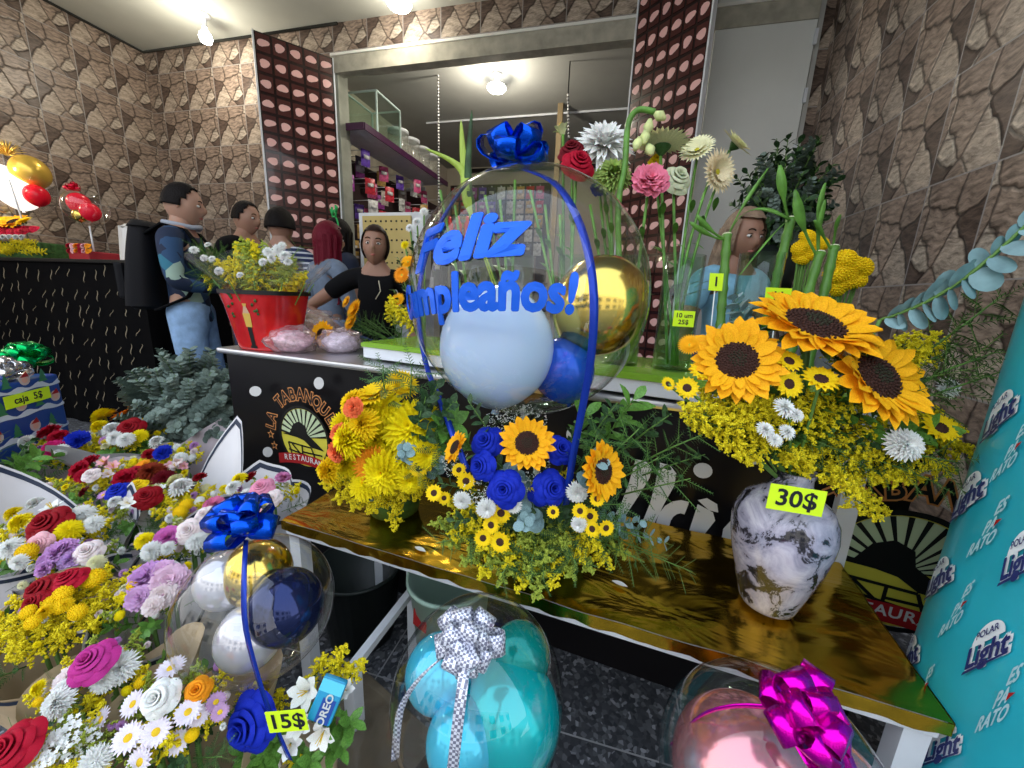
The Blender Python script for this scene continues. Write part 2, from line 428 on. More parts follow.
def sunflower(root, p, d, r, spin=0, c=C_SUN):
    s = obj('sunflower', m_sun_petals(c), root, orient(p, d, r, spin, root))
    k = obj('disc', m_sun_disc(), s, Matrix.Identity(4))
    return s
FN = dict(rose=('rose', lambda c: m_rose(c)), bud=('rose', lambda c: m_rose(c, .72)), mum=('chrysanthemum', lambda c: m_mum(c)), carn=('carnation', lambda c: m_carn(c)),
          daisy=('daisy', lambda c: m_daisy(c)), small=('small_sunflower', lambda c: m_daisy(c, 15, .3, .42, 1, 2)), ger=('gerbera', lambda c: m_gerbera(c)), but=('button_chrysanthemum', lambda c: m_button(c)),
          lily=('lily', lambda c: m_alstro(c)), white=('daisy', lambda c: m_mum(c, 5, .2, .3)), stat=('statice', lambda c: m_statice(c, 3)), purp=('daisy', lambda c: m_daisy(c, 18, .26, .3, 0, 2)))
def flower(root, kind, c, p, d, r, spin=None, label=None):
    n, f = FN[kind]; spin = random.uniform(0, 6) if spin is None else spin
    return obj(n, f(c), root, orient(p, d, r, spin, root), label=label)
def golden(root, p, d, s, kind='y', name='goldenrod_spray'): return obj(name, m_golden(random.randint(1, 4), kind), root, orient(p, d, s, random.uniform(0, 6), root))
def sprig(root, p, d, s, kind='broad', name='leafy_sprig'): return obj(name, m_leaves(random.randint(1, 3), kind), root, orient(p, d, s, random.uniform(0, 6), root))
def eucal(root, p, d, s, pale=0, spin=None, name='eucalyptus_sprig', seed=None, n=16, size=.13): return obj(name, m_euc(seed or random.randint(1, 3), pale, n, size), root, orient(p, d, s, random.uniform(0, 6) if spin is None else spin, root))
def flick(d, a=.35):
    d = Vector(d).normalized(); return (d + Vector((random.uniform(-a, a), random.uniform(-a, a), random.uniform(-a, a)))).normalized()

def bow(root, c, axis, R_, wd, n, m, name='bow', seed=1, spread=1.0):
    "pull bow: n loops fanned over a hemisphere around axis"
    random.seed(seed); mb = MB(); ax = Vector(axis).normalized(); q = ax.to_track_quat('Z', 'Y')
    for k in range(n):
        a = k * 2.39996; el = (.12 + .75 * (k / n)) * pi / 2 * spread; L = R_ * random.uniform(.85, 1.08)
        d = Vector((cos(a) * cos(el), sin(a) * cos(el), sin(el))); sd = Vector((-sin(a), cos(a), 0)); tw = random.uniform(-.5, .5)
        nn = d.cross(sd); sd = (sd * cos(tw) + nn * sin(tw)).normalized(); nn = d.cross(sd); pts = []
        for j in range(13):
            s = j / 12; th = s * 2 * pi; rad = L * .5
            pts.append(d * (rad - rad * cos(th)) + nn * (rad * .62 * sin(th) * (.45 + .55 * (1 - cos(th)) / 2)))
        mb.strip([q @ p for p in pts], [q @ sd] * 13, [wd * (.35 + .65 * min(1, 2.2 * sin(pi * j / 12))) for j in range(13)])
    o = obj(name, mb.mesh('bow', [m]), root, Matrix.Translation(Vector(c) - Vector(root.location))); solid(o, .0008); return o
def ribbon(root, pts, wd, width, m, name='ribbon', sub=4):
    "smooth ribbon through pts (Catmull-Rom)"
    P = [Vector(p) for p in pts]; out = []
    for i in range(len(P) - 1):
        a, b, c, d = P[max(0, i - 1)], P[i], P[i + 1], P[min(len(P) - 1, i + 2)]
        for k in range(sub):
            t = k / sub; out.append(.5 * ((2 * b) + (c - a) * t + (2 * a - 5 * b + 4 * c - d) * t * t + (3 * b - a - 3 * c + d) * t ** 3))
    out.append(P[-1]); mb = MB(); r0 = Vector(root.location)
    mb.strip([p - r0 for p in out], [Vector(wd)] * len(out), [width] * len(out))
    o = obj(name, mb.mesh('ribbon', [m]), root); solid(o, .0008); return o
def price(body, p, right, up, wdt, hgt, parent=None, label=None, size=None, two=None, name='price_tag'):
    "fluorescent card with marker writing; right and up are world directions"
    r = Vector(right).normalized(); u = Vector(up); u = (u - r * u.dot(r)).normalized(); n = r.cross(u)
    mb = MB(); mb.box((0, 0, 0), (wdt, hgt, .001), 0)
    lines = [body] if two is None else [body, two]
    for i, b in enumerate(lines):
        vs, fs = text_geo(b, size or hgt * (.75 if two is None else .4), .02, .002)
        dy = 0 if two is None else (hgt * .2 if i == 0 else -hgt * .22)
        mb.add([(v.x, v.y + dy, .0012 + v.z) for v in vs], fs, 1)
    M = Matrix((( r.x, u.x, n.x, 0), (r.y, u.y, n.y, 0), (r.z, u.z, n.z, 0), (0, 0, 0, 1)))
    pp = Vector(p) - (Vector(parent.location) if parent else Vector())
    o = obj(name, mb.mesh('price tag', [M_tag, M_ink], False), parent, Matrix.Translation(pp) @ M)
    return o
#PART2

# ================================================================ THE SETTING
YB, XL, XR, ZC = 3.5, -4.93, 1.26, 3.42
def stone_tile(name, axes, size, off, dark=1.0, warm=1.0):
    "printed stone pattern repeated on every ceramic tile, pale grout between"
    m = bpy.data.materials.new(name); m.use_nodes = True; n = m.node_tree; L = n.links; b = n.nodes['Principled BSDF']
    N = lambda t, **k: (lambda q: ([setattr(q, a, v) for a, v in k.items()], q)[1])(n.nodes.new(t))
    g = N('ShaderNodeNewGeometry'); sp = N('ShaderNodeSeparateXYZ'); L.new(g.outputs['Position'], sp.inputs[0])
    fr = []
    for i in range(2):
        ad = N('ShaderNodeMath', operation='SUBTRACT'); ad.inputs[1].default_value = off[i]; L.new(sp.outputs[axes[i]], ad.inputs[0])
        dv = N('ShaderNodeMath', operation='DIVIDE'); dv.inputs[1].default_value = size[i]; L.new(ad.outputs[0], dv.inputs[0])
        f = N('ShaderNodeMath', operation='FRACT'); L.new(dv.outputs[0], f.inputs[0]); fr.append(f)
    cb = N('ShaderNodeCombineXYZ'); L.new(fr[0].outputs[0], cb.inputs[0]); L.new(fr[1].outputs[0], cb.inputs[1])
    ns = N('ShaderNodeTexNoise'); ns.inputs['Scale'].default_value = 3.2; ns.inputs['Detail'].default_value = 3; L.new(cb.outputs[0], ns.inputs['Vector'])
    mxv = N('ShaderNodeMix', data_type='VECTOR'); mxv.inputs[0].default_value = .16; L.new(cb.outputs[0], mxv.inputs[4]); L.new(ns.outputs['Color'], mxv.inputs[5])
    vo = N('ShaderNodeTexVoronoi', voronoi_dimensions='2D'); vo.inputs['Scale'].default_value = 2.6; L.new(mxv.outputs[1], vo.inputs['Vector'])
    ve = N('ShaderNodeTexVoronoi', voronoi_dimensions='2D', feature='DISTANCE_TO_EDGE'); ve.inputs['Scale'].default_value = 2.6; L.new(mxv.outputs[1], ve.inputs['Vector'])
    mp = N('ShaderNodeMapping'); mp.inputs['Rotation'].default_value = (0, 0, .8); mp.inputs['Scale'].default_value = (4, 16, 1); L.new(mxv.outputs[1], mp.inputs[0])
    n2 = N('ShaderNodeTexNoise'); n2.inputs['Scale'].default_value = 1.4; n2.inputs['Detail'].default_value = 8; n2.inputs['Roughness'].default_value = .7; L.new(mp.outputs[0], n2.inputs['Vector'])
    s2 = N('ShaderNodeSeparateColor'); L.new(vo.outputs['Color'], s2.inputs[0])
    cr = N('ShaderNodeValToRGB'); L.new(s2.outputs[0], cr.inputs[0]); e = cr.color_ramp
    e.elements[0].color = (.085 * dark, .062 * dark, .052 * dark, 1); e.elements[1].color = (.52 * dark, .46 * dark, .40 * dark, 1)
    for p, c in ((.3, (.15, .105, .088)), (.5, (.25, .19, .16)), (.7, (.36, .29, .245))):
        q = e.elements.new(p); q.color = (*[x * dark for x in c], 1)
    c2 = N('ShaderNodeValToRGB'); L.new(n2.outputs['Fac'], c2.inputs[0]); c2.color_ramp.elements[0].position = .34; c2.color_ramp.elements[1].position = .68
    c2.color_ramp.elements[0].color = (.28, .25, .23, 1); c2.color_ramp.elements[1].color = (1.65, 1.6, 1.5, 1)
    mu = N('ShaderNodeMix', data_type='RGBA', blend_type='MULTIPLY'); mu.inputs[0].default_value = 1; L.new(cr.outputs[0], mu.inputs[6]); L.new(c2.outputs[0], mu.inputs[7])
    c3 = N('ShaderNodeValToRGB'); L.new(ve.outputs['Distance'], c3.inputs[0]); c3.color_ramp.elements[0].color = (.13, .1, .09, 1); c3.color_ramp.elements[1].color = (1, 1, 1, 1); c3.color_ramp.elements[1].position = .07
    m2 = N('ShaderNodeMix', data_type='RGBA', blend_type='MULTIPLY'); m2.inputs[0].default_value = .95; L.new(mu.outputs[2], m2.inputs[6]); L.new(c3.outputs[0], m2.inputs[7])
    gs = []
    for i in range(2):
        pp = N('ShaderNodeMath', operation='PINGPONG'); pp.inputs[1].default_value = .5; L.new(fr[i].outputs[0], pp.inputs[0])
        lt = N('ShaderNodeMath', operation='LESS_THAN'); lt.inputs[1].default_value = .0032 / size[i]; L.new(pp.outputs[0], lt.inputs[0]); gs.append(lt)
    mxg = N('ShaderNodeMath', operation='MAXIMUM'); L.new(gs[0].outputs[0], mxg.inputs[0]); L.new(gs[1].outputs[0], mxg.inputs[1])
    m3 = N('ShaderNodeMix', data_type='RGBA'); L.new(mxg.outputs[0], m3.inputs[0]); L.new(m2.outputs[2], m3.inputs[6]); m3.inputs[7].default_value = (.33, .31, .30, 1)
    L.new(m3.outputs[2], b.inputs['Base Color']); b.inputs['Roughness'].default_value = .38
    bp = N('ShaderNodeBump'); bp.inputs['Strength'].default_value = .35; bp.inputs['Distance'].default_value = .006; L.new(c3.outputs[0], bp.inputs['Height']); L.new(bp.outputs[0], b.inputs['Normal'])
    return m
def slab(a, b):
    return MB().box([(a[i] + b[i]) / 2 for i in range(3)], [abs(b[i] - a[i]) for i in range(3)])
T_back = stone_tile('stone look tiles back', (0, 2), (.35, .35), (-4.41, .05))
T_left = stone_tile('stone look tiles left', (1, 2), (.30, .35), (2.61, .07))
T_right = stone_tile('stone look tiles right', (1, 2), (.315, .41), (1.865, 1.226))
M_ceil = mat('painted ceiling', (.50, .51, .46), .9, var=.10, vscale=1.5)
M_plaster = mat('grey plaster', (.42, .42, .38), .85, var=.12, vscale=6)
M_cream = mat('cream plaster', (.52, .47, .38), .85, var=.08, vscale=3)
def floor_mat():
    m = mat('terrazzo floor', (.1, .1, .1), .42); n = m.node_tree; L = n.links; b = n.nodes['Principled BSDF']
    g = n.nodes.new('ShaderNodeNewGeometry'); v = n.nodes.new('ShaderNodeTexVoronoi'); v.inputs['Scale'].default_value = 95; L.new(g.outputs['Position'], v.inputs['Vector'])
    c = n.nodes.new('ShaderNodeValToRGB'); s = n.nodes.new('ShaderNodeSeparateColor'); L.new(v.outputs['Color'], s.inputs[0]); L.new(s.outputs[0], c.inputs[0])
    c.color_ramp.elements[0].color = (.035, .037, .045, 1); c.color_ramp.elements[1].color = (.33, .34, .37, 1)
    e = c.color_ramp.elements.new(.6); e.color = (.075, .08, .09, 1); e = c.color_ramp.elements.new(.85); e.color = (.14, .145, .16, 1)
    br = n.nodes.new('ShaderNodeTexBrick'); br.offset = 0; br.inputs['Scale'].default_value = 1; br.inputs['Brick Width'].default_value = .425; br.inputs['Row Height'].default_value = .425; br.inputs['Mortar Size'].default_value = .0022; br.inputs['Mortar Smooth'].default_value = 0
    mp = n.nodes.new('ShaderNodeMapping'); mp.inputs['Location'].default_value = (.57, -.80, 0); L.new(g.outputs['Position'], mp.inputs[0]); L.new(mp.outputs[0], br.inputs['Vector'])
    mx = n.nodes.new('ShaderNodeMix'); mx.data_type = 'RGBA'; L.new(br.outputs['Fac'], mx.inputs[0]); L.new(c.outputs[0], mx.inputs[6]); mx.inputs[7].default_value = (.36, .36, .37, 1)
    L.new(mx.outputs[2], b.inputs['Base Color']); return m
struct('floor', slab((XL - .1, -.9, -.06), (XR + .9, 7.1, 0)).mesh('floor', floor_mat(), False))
struct('ceiling', slab((XL - .1, .7, ZC), (XR + .9, YB + .12, ZC + .15)).mesh('ceiling', M_ceil, False))
struct('wall_left', slab((XL - .12, .3, 0), (XL, YB + .12, ZC)).mesh('wall', T_left, False))
struct('wall_right', slab((XR, .1, 0), (XR + .12, YB + .12, ZC)).mesh('wall', T_right, False))
# back wall with the shop opening
OX0, OX1, OZ = -2.60, .50, 3.11
mb = MB()
for a, b in (((XL, YB, 0), (OX0 - .1, YB + .12, ZC)), ((OX0 - .1, YB, OZ + .04), (XR, YB + .12, ZC)), ((1.17, YB, 0), (XR, YB + .12, OZ + .04))):
    mb.box([(a[i] + b[i]) / 2 for i in range(3)], [abs(b[i] - a[i]) for i in range(3)])
struct('wall_back', mb.mesh('wall', T_back, False))
mb = MB(); mb.box(((OX0 + OX1) / 2 + .3, YB - .01, OZ - .04), (OX1 - OX0 + .7, .10, .13)); mb.box(((OX0 + OX1) / 2 + .3, YB - .06, OZ + .035), (OX1 - OX0 + .7, .015, .02), 1)
struct('trim_1', mb.mesh('lintel', [mat('worn beige lintel paint', (.42, .40, .33), .7, var=.25, vscale=9), M_white], False))
struct('trim_2', slab((OX0 - .12, YB - .04, 0), (OX0 + .0, YB + .10, OZ)).mesh('post', mat('grey green post paint', (.26, .27, .23), .7, var=.2, vscale=7), False))
struct('trim_3', slab((1.16, YB - .03, 0), (1.19, YB, OZ + .3)).mesh('post', mat('grey jamb paint', (.5, .5, .48), .6), False))
mb = MB(); mb.tube([(XL + .01, .7, ZC - .012), (XL + .01, YB - .01, ZC - .012), (OX0, YB - .01, ZC - .012)], .012, 6)
struct('trim_4', mb.mesh('cable run', mat('dark ceiling joint', (.03, .03, .025), .8)))
# white door leaf
d = struct('door_1', slab((OX1 + .02, YB - .05, .02), (1.15, YB - .01, OZ + .3)).mesh('door', mat('white door paint', (.74, .76, .74), .45, var=.04, vscale=3), False))
mb = MB()
for z in (2.9, 2.55, 2.2, 1.4, .5): mb.box((1.152, YB - .055, z), (.02, .02, .09))
obj('hinge', mb.mesh('hinges', M_frame, False), d)
# shop room behind the opening
struct('wall_shop_left', slab((OX0 - .62, YB + .12, 0), (OX0 - .5, 7.1, 3.3)).mesh('wall', M_cream, False))
struct('wall_shop_back', slab((OX0 - .62, 7.0, 0), (XR + .9, 7.1, 3.3)).mesh('wall', M_cream, False))
struct('wall_shop_right', slab((XR + .8, YB + .12, 0), (XR + .9, 7.1, 3.3)).mesh('wall', M_cream, False))
struct('ceiling_shop', slab((OX0 - .62, YB + .12, 3.3), (XR + .9, 7.1, 3.5)).mesh('ceiling', mat('grey shop ceiling', (.33, .33, .31), .9, var=.08, vscale=2), False))
mb = MB(); mb.box((-.6, 5.2, 3.29), (4, .012, .02)); mb.box((-.6, 6.9, 3.22), (4, .05, .05), 1)
struct('trim_5', mb.mesh('ceiling seams', [M_frame, M_black], False))
# street outside, seen only as reflections and light
struct('road', slab((-25, -22, -.12), (25, -.9, -.06)).mesh('road', mat('asphalt', (.16, .16, .16), .9, var=.2, vscale=3), False))
fac = MB(); fac.box((0, -11, 3), (34, .5, 6.2))
for i in range(9):
    for k in (1.2, 4.3): fac.box((-16 + i * 4, -10.72, k), (2.0, .1, 1.7), 1)
struct('wall_street', fac.mesh('facade', [mat('sunlit facade', (.75, .72, .66), .8), mat('dark shop windows', (.03, .04, .05), .15)], False))

# ================================================================ lamps
def bulb(label, p, drop, group=None, name='ceiling_lamp', flat=False, power=40):
    t = thing(name, label, 'lamp', p, group); mb = MB()
    mb.lathe([(.005, 0), (.055, -.002), (.055, -.012), (.03, -.025), (.022, -.03), (.02, -drop + .02), (.018, -drop)], 20)
    obj('base', mb.mesh('lamp base', M_frame), t)
    mb = MB(); r = .05
    if flat: mb.lathe([(.018, 0), (.02, -.03), (.085, -.055), (.10, -.075), (.085, -.095), (0.001, -.10)], 24)
    else: mb.lathe([(.016, 0), (.02, -.02), (.045, -.05), (.052, -.08), (.04, -.115), (.001, -.132)], 20)
    obj('bulb', mb.mesh('bulb', mat('lit bulb', (1, 1, 1), .5, emit=(1, .97, .88), es=14)), t, loc=(0, 0, -drop))
    l = light('light', 'POINT', Vector(p) + Vector((0, -.12, -drop - .25)), power, (1, .92, .76), .06)
    return t
bulb('bare lit bulb hanging from the front ceiling over the left corner', ON(203, 14, 2, ZC), .10, power=20)
bulb('flat lit bulb hanging inside the shop behind the opening', ON(497, 74, 2, 3.3), .05, flat=True, power=45)
bulb('lit bulb cut by the top edge above the tiled band', ON(404, 0, 2, ZC) + Vector((0, -.08, 0)), .0, flat=True, power=9)

# ================================================================ folding doors covered with chocolate-bar print
M_choc = mat('chocolate print film', (.022, .008, .008), .18, coat=.5); M_choc2 = mat('chocolate print bars', (.075, .022, .020), .2, coat=.5)
M_lips = mat('pink lips print', (.82, .50, .48), .3)
def choc_panel(label, a, b, z0, z1, cols, rows, face):
    "a, b: floor points of the leaf"
    a = Vector((*a, 0)); b = Vector((*b, 0)); u = (b - a).normalized(); n = Vector((u.y, -u.x, 0)) * face; Lw = (b - a).length
    t = thing('folding_door_leaf', label, 'door', a); mb = MB()
    def pt(x, z, o): return u * x + n * o + Vector((0, 0, z))
    def bx(x0, x1, za, zb, o0, o1, m): mb.add([pt(x, z, o) for x in (x0, x1) for z in (za, zb) for o in (o0, o1)], [(0, 1, 3, 2), (4, 6, 7, 5), (0, 4, 5, 1), (2, 3, 7, 6), (0, 2, 6, 4), (1, 5, 7, 3)], m)
    bx(0, Lw, z0, z1, -.03, 0, 0)
    cw = Lw / cols; rh = (z1 - z0) / rows
    for i in range(cols):
        for k in range(rows): bx((i + .08) * cw, (i + .92) * cw, z0 + (k + .08) * rh, z0 + (k + .92) * rh, 0, .003, 1)
    for i in range(cols):
        for k in range(rows):
            cx, cz = (i + .5) * cw, z0 + (k + .5) * rh; q = []
            ph = (i * 3 + k * 5) % 4
            for j in range(14):
                an = 2 * pi * j / 14; rr = 1 + .13 * cos(2 * an + ph) + .10 * cos(3 * an + ph * 2)
                q.append(pt(cx + cw * .34 * rr * cos(an), cz + rh * .20 * rr * sin(an) + .05 * rh * cos(an), .005))
            mb.add([pt(cx, cz, .006)] + q, [(0, j + 1, (j + 1) % 14 + 1) for j in range(14)], 2)
    obj('printed_film', mb.mesh('chocolate film', [M_choc, M_choc2, M_lips], False), t)
    mb = MB(); bx(-.012, 0, z0, z1, -.035, .008, 0); bx(Lw, Lw + .012, z0, z1, -.035, .008, 0)
    obj('door_frame', mb.mesh('frame', M_frame, False), t)
    return t
choc_panel('door leaf in chocolate print with pink lips, open left of the shop opening', (-3.01, 2.99), (-2.63, 3.44), .05, 3.12, 5, 21, 1)
PR = ON(713, 2, 1, 3.05)
choc_panel('door leaf in chocolate print with pink lips, beside the white door', (-.02, 3.43), (PR.x, 3.05), .05, 3.28, 6, 23, 1)

# ================================================================ things inside the shop
M_mer = [mat('packet print %d' % i, c, .35, var=.5, vscale=25) for i, c in enumerate([(.5, .02, .04), (.12, .05, .4), (.5, .42, .38), (.55, .08, .22), (.06, .05, .08), (.55, .35, .1), (.35, .05, .35), (.6, .6, .6)])]
sh = thing('wall_shelf', 'purple edged shelf inside the shop carrying the glass box', 'shelf', (-2.62, 4.5, 2.62))
mb = MB(); mb.box((0, 0, 0), (.42, 1.9, .03)); obj('board', mb.mesh('board', M_frame, False), sh)
mb = MB(); mb.box((.215, 0, -.01), (.012, 1.9, .06)); mb.box((0, -.955, -.01), (.42, .012, .06)); obj('edge_strip', mb.mesh('edge', mat('purple shelf edge', (.05, .012, .045), .4), False), sh)
mb = MB()
for y in (-.8, .8): mb.box((-.3, y, -.1), (.5, .02, .04)); mb.box((-.1, y, -.06), (.02, .02, .12))
obj('bracket', mb.mesh('bracket', M_frame, False), sh)
gb = thing('display_case', 'small glass display box standing on the purple edged shelf', 'case', (-2.60, 4.02, 2.638))
mb = MB()
for x in (-.17, .17):
    for y in (-.22, .22): mb.box((x, y, .19), (.014, .014, .38))
    mb.box((x, 0, .38), (.014, .45, .014)); mb.box((x, 0, .007), (.014, .45, .014))
for y in (-.22, .22): mb.box((0, y, .38), (.35, .014, .014)); mb.box((0, y, .007), (.35, .014, .014))
obj('frame', mb.mesh('case frame', mat('case frame white', (.6, .75, .72), .4), False), gb)
mb = MB()
for x in (-.17, .17): mb.box((x, 0, .19), (.003, .43, .36))
for y in (-.22, .22): mb.box((0, y, .19), (.33, .003, .36))
obj('glass_pane', mb.mesh('panes', M_glass, False), gb)
for i, (yy, c) in enumerate([(4.45, 0), (4.72, 2), (5.0, 6), (5.25, 0)]):
    t = thing('storage_jar', 'round clear tub on the purple edged shelf, ' + ('nearest to the glass box', 'second behind the glass box', 'third behind the glass box', 'farthest along the shelf')[i], 'jar', (-2.58, yy, 2.637), 'tubs on the shop shelf')
    mb = MB(); mb.lathe([(.001, 0), (.10, 0), (.115, .02), (.115, .24), (.10, .26)], 20); obj('tub', mb.mesh('tub', clear_film('tub plastic', refl=1.5, fog=.25, fogc=(.5, .5, .45), rough=.1)), t)
    mb = MB(); mb.lathe([(.001, .285), (.11, .285), (.12, .28), (.12, .26), (.105, .255)], 20); obj('lid', mb.mesh('lid', M_frame), t)
# hanging packets under and beyond the shelf
random.seed(11)
k = 0
def packet(w_, h_, m):
    mb = MB(); mb.grid(lambda a, b: ((a - .5) * w_ * (1 - .05 * sin(pi * b)), -.018 * sin(pi * a) * sin(pi * b), (b - 1) * h_), 4, 5, 0); mb.grid(lambda a, b: ((a - .5) * w_, .018 * sin(pi * a) * sin(pi * b), (b - 1) * h_), 4, 5, 0)
    mb.box((0, -.02, -h_ * .45), (w_ * .6, .004, h_ * .22), 1); return mb.mesh('packet', [m, M_mer[7]])
PK = [packet(.11, .16, m) for m in M_mer]
M_peg = mat('peg board', (.05, .03, .03), .6)
pb = obj('peg_board', slab((-3.08, 3.75, .9), (-3.04, 6.9, 2.56)).mesh('board', M_peg, False)); tag(pb, 'dark peg board on the shop side wall behind hanging packets', 'board')
pb2 = obj('peg_board', slab((-3.0, 6.93, 1.2), (-1.2, 6.97, 3.0)).mesh('board', M_peg, False)); tag(pb2, 'dark peg board on the far shop wall full of packets', 'board')
for row, z in enumerate((2.52, 2.30, 2.08, 1.86, 1.64)):
    for i in range(13):
        o = obj('candy_packet', PK[(i * 3 + row * 5 + random.randint(0, 2)) % 8], loc=(-3.0 + random.uniform(0, .45), 3.85 + i * .17, z)); o.rotation_euler = (0, 0, radians(60 + random.uniform(-15, 15)))
        hk = MB(); hk.tube([(0, 0, 0), Vector((-3.045 - o.location.x, 0, 0))], .004, 4); h = obj('hook', hk.mesh('hook', M_frame), o); h.rotation_euler = (0, 0, -o.rotation_euler.z)
        tag(o, 'hanging packet of sweets on the side wall of the shop', 'packet', 'hanging packets on the shop side wall')
for row, z in enumerate((2.95, 2.72, 2.49, 2.26, 2.03)):
    for i in range(10):
        o = obj('candy_packet', PK[(i * 3 + row * 5) % 8], loc=(-2.9 + i * .17, 6.912, z)); o.rotation_euler = (0, 0, random.uniform(-.2, .2)); o.scale = (1.25, 1.25, 1.25)
        h = obj('hook', MB().box((0, 0, .004), (.01, .06, .008)).mesh('hook', M_frame, False), o)
        tag(o, 'packet of sweets hanging on the far wall of the shop', 'packet', 'hanging packets on the far shop wall')
for i in range(7):   # tall purple cartons standing in a row
    p = Vector((-2.60 + .105 * i, 3.84, 1.55)); mb = MB(); mb.box((0, 0, .15), (.085, .06, .30), 0, bev=.004); mb.box((0, -.031, .2), (.07, .002, .07), 1)
    o = obj('carton', mb.mesh('carton', [mat('purple carton', (.10, .05, .32), .35), M_mer[7]], False), loc=p); tag(o, 'tall violet carton standing in a row on the rack in the opening', 'carton', 'violet cartons in a row')
rk = obj('rack', MB().box((-2.28, 3.84, 1.53), (.85, .2, .03)).box((-2.66, 3.84, .76), (.03, .15, 1.52)).box((-1.9, 3.84, .76), (.03, .15, 1.52)).mesh('rack', M_peg, False)); tag(rk, 'dark rack carrying the violet cartons in the opening', 'rack')
for i in range(4):
    o = obj('bottle', MB().lathe([(.001, 0), (.035, 0), (.037, .02), (.037, .17), (.015, .21), (.015, .25), (.001, .25)], 14).mesh('bottle', mat('red bottle', (.5, .03, .03), .3)), loc=(-1.78 + .10 * i, 4.1, 1.67)); tag(o, 'red bottle standing right of the violet cartons', 'bottle', 'red bottles on the shop shelf')
o = obj('shelf_board', MB().box((-1.6, 4.1, 1.655), (.6, .2, .03)).box((-1.85, 4.1, .82), (.03, .15, 1.64)).box((-1.35, 4.1, .82), (.03, .15, 1.64)).mesh('board', M_peg, False)); tag(o, 'dark stand carrying the red bottles', 'stand')
o = obj('pole', MB().box(Vector((ON(560, 120, 1, 5).x, 5, 1.65)), (.06, .06, 3.3)).mesh('pole', mat('tan pole', (.24, .18, .10), .7), False)); tag(o, 'tan pole standing inside the shop', 'pole')
p = ON(592, 60, 1, 3.9)
for i, (u, v0, v1, l) in enumerate([(438, 62, 240, 'thin dark chain hanging inside the opening near the shelf'), (568, 95, 140, 'short dark chain hanging beside the tan pole')]):
    a, b = ON(u, v0, 1, 4.2), ON(u + 1, v1, 1, 4.2); mb = MB(); n_ = int((a - b).length / .03)
    mb.tube([a + Vector((0, 0, 3.3 - a.z)), a, b], .006, 5)
    for j in range(n_): mb.sphere(a.lerp(b, j / n_), .012, 6, 4, 1)
    o = obj('hanging_chain', mb.mesh('chain', [M_black, M_mer[7]])); tag(o, l, 'chain')
for i in range(5):
    x = -1.05 + i * .42; o = obj('stock_shelf', MB().box((x, 6.7, .9), (.36, .4, .03)).box((x, 6.7, 1.35), (.36, .4, .03)).box((x - .17, 6.7, .75), (.02, .4, 1.5)).box((x + .17, 6.7, .75), (.02, .4, 1.5)).mesh('shelf', M_peg, False)); tag(o, 'dark stock rack against the far wall of the shop', 'rack', 'stock racks along the far shop wall')
# white kiosk with the yellow board of holes
kc = ON(383, 232, 1, 2.75)
kb = thing('display_board', 'white cabinet with a yellow dotted board behind the woman in black', 'board', (kc.x, 2.78, 0))
mb = MB(); mb.box((0, .12, .62), (.55, .30, 1.24), bev=.01); obj('cabinet', mb.mesh('cabinet', mat('pale cabinet', (.6, .62, .68), .4), False), kb)
mb = MB(); mb.box((0, .14, 1.46), (.58, .10, .5), bev=.006); obj('backboard', mb.mesh('backboard', M_frame, False), kb)
mb = MB(); mb.box((-.03, .075, 1.47), (.42, .02, .42), 0)
for i in range(9):
    for j, z in enumerate((1.33, 1.41, 1.50, 1.58, 1.64)): mb.box((-.21 + i * .045, .063, z), (.012, .006, .012), 1)
obj('yellow_board', mb.mesh('yellow board', [mat('yellow board', (.62, .48, .18), .6), M_black], False), kb)

# ================================================================ counter, tables
U = Vector((.9941, -.1082, 0)); V = Vector((.1082, .9941, 0)); RZ = atan2(-.1082, .9941)
CO = Vector((-1.51, 1.18, 0))                       # left front corner of the counter
def PAN(u, v):
    "pixel -> point on the counter's front face"
    c = Vector((0, 0, EYE)); d = W(u, v, 1) - c; return c + d * ((CO - c).dot(V) / d.dot(V))
M_steel = mat('brushed steel', (.55, .56, .58), .3, metal=.9, var=.1, vscale=8)
ct = thing('service_counter', 'steel topped counter with black printed front behind the gold table', 'counter', CO, rz=RZ)
mb = MB(); mb.box((1.11, .22, .42), (2.16, .40, .84)); obj('body', mb.mesh('counter body', mat('black glossy panel', (.008, .007, .008), .3, spec=.2), False), ct)
mb = MB(); mb.box((1.11, .225, .850), (2.22, .45, .022), bev=.008); obj('steel_top', mb.mesh('steel top', M_steel, False), ct)
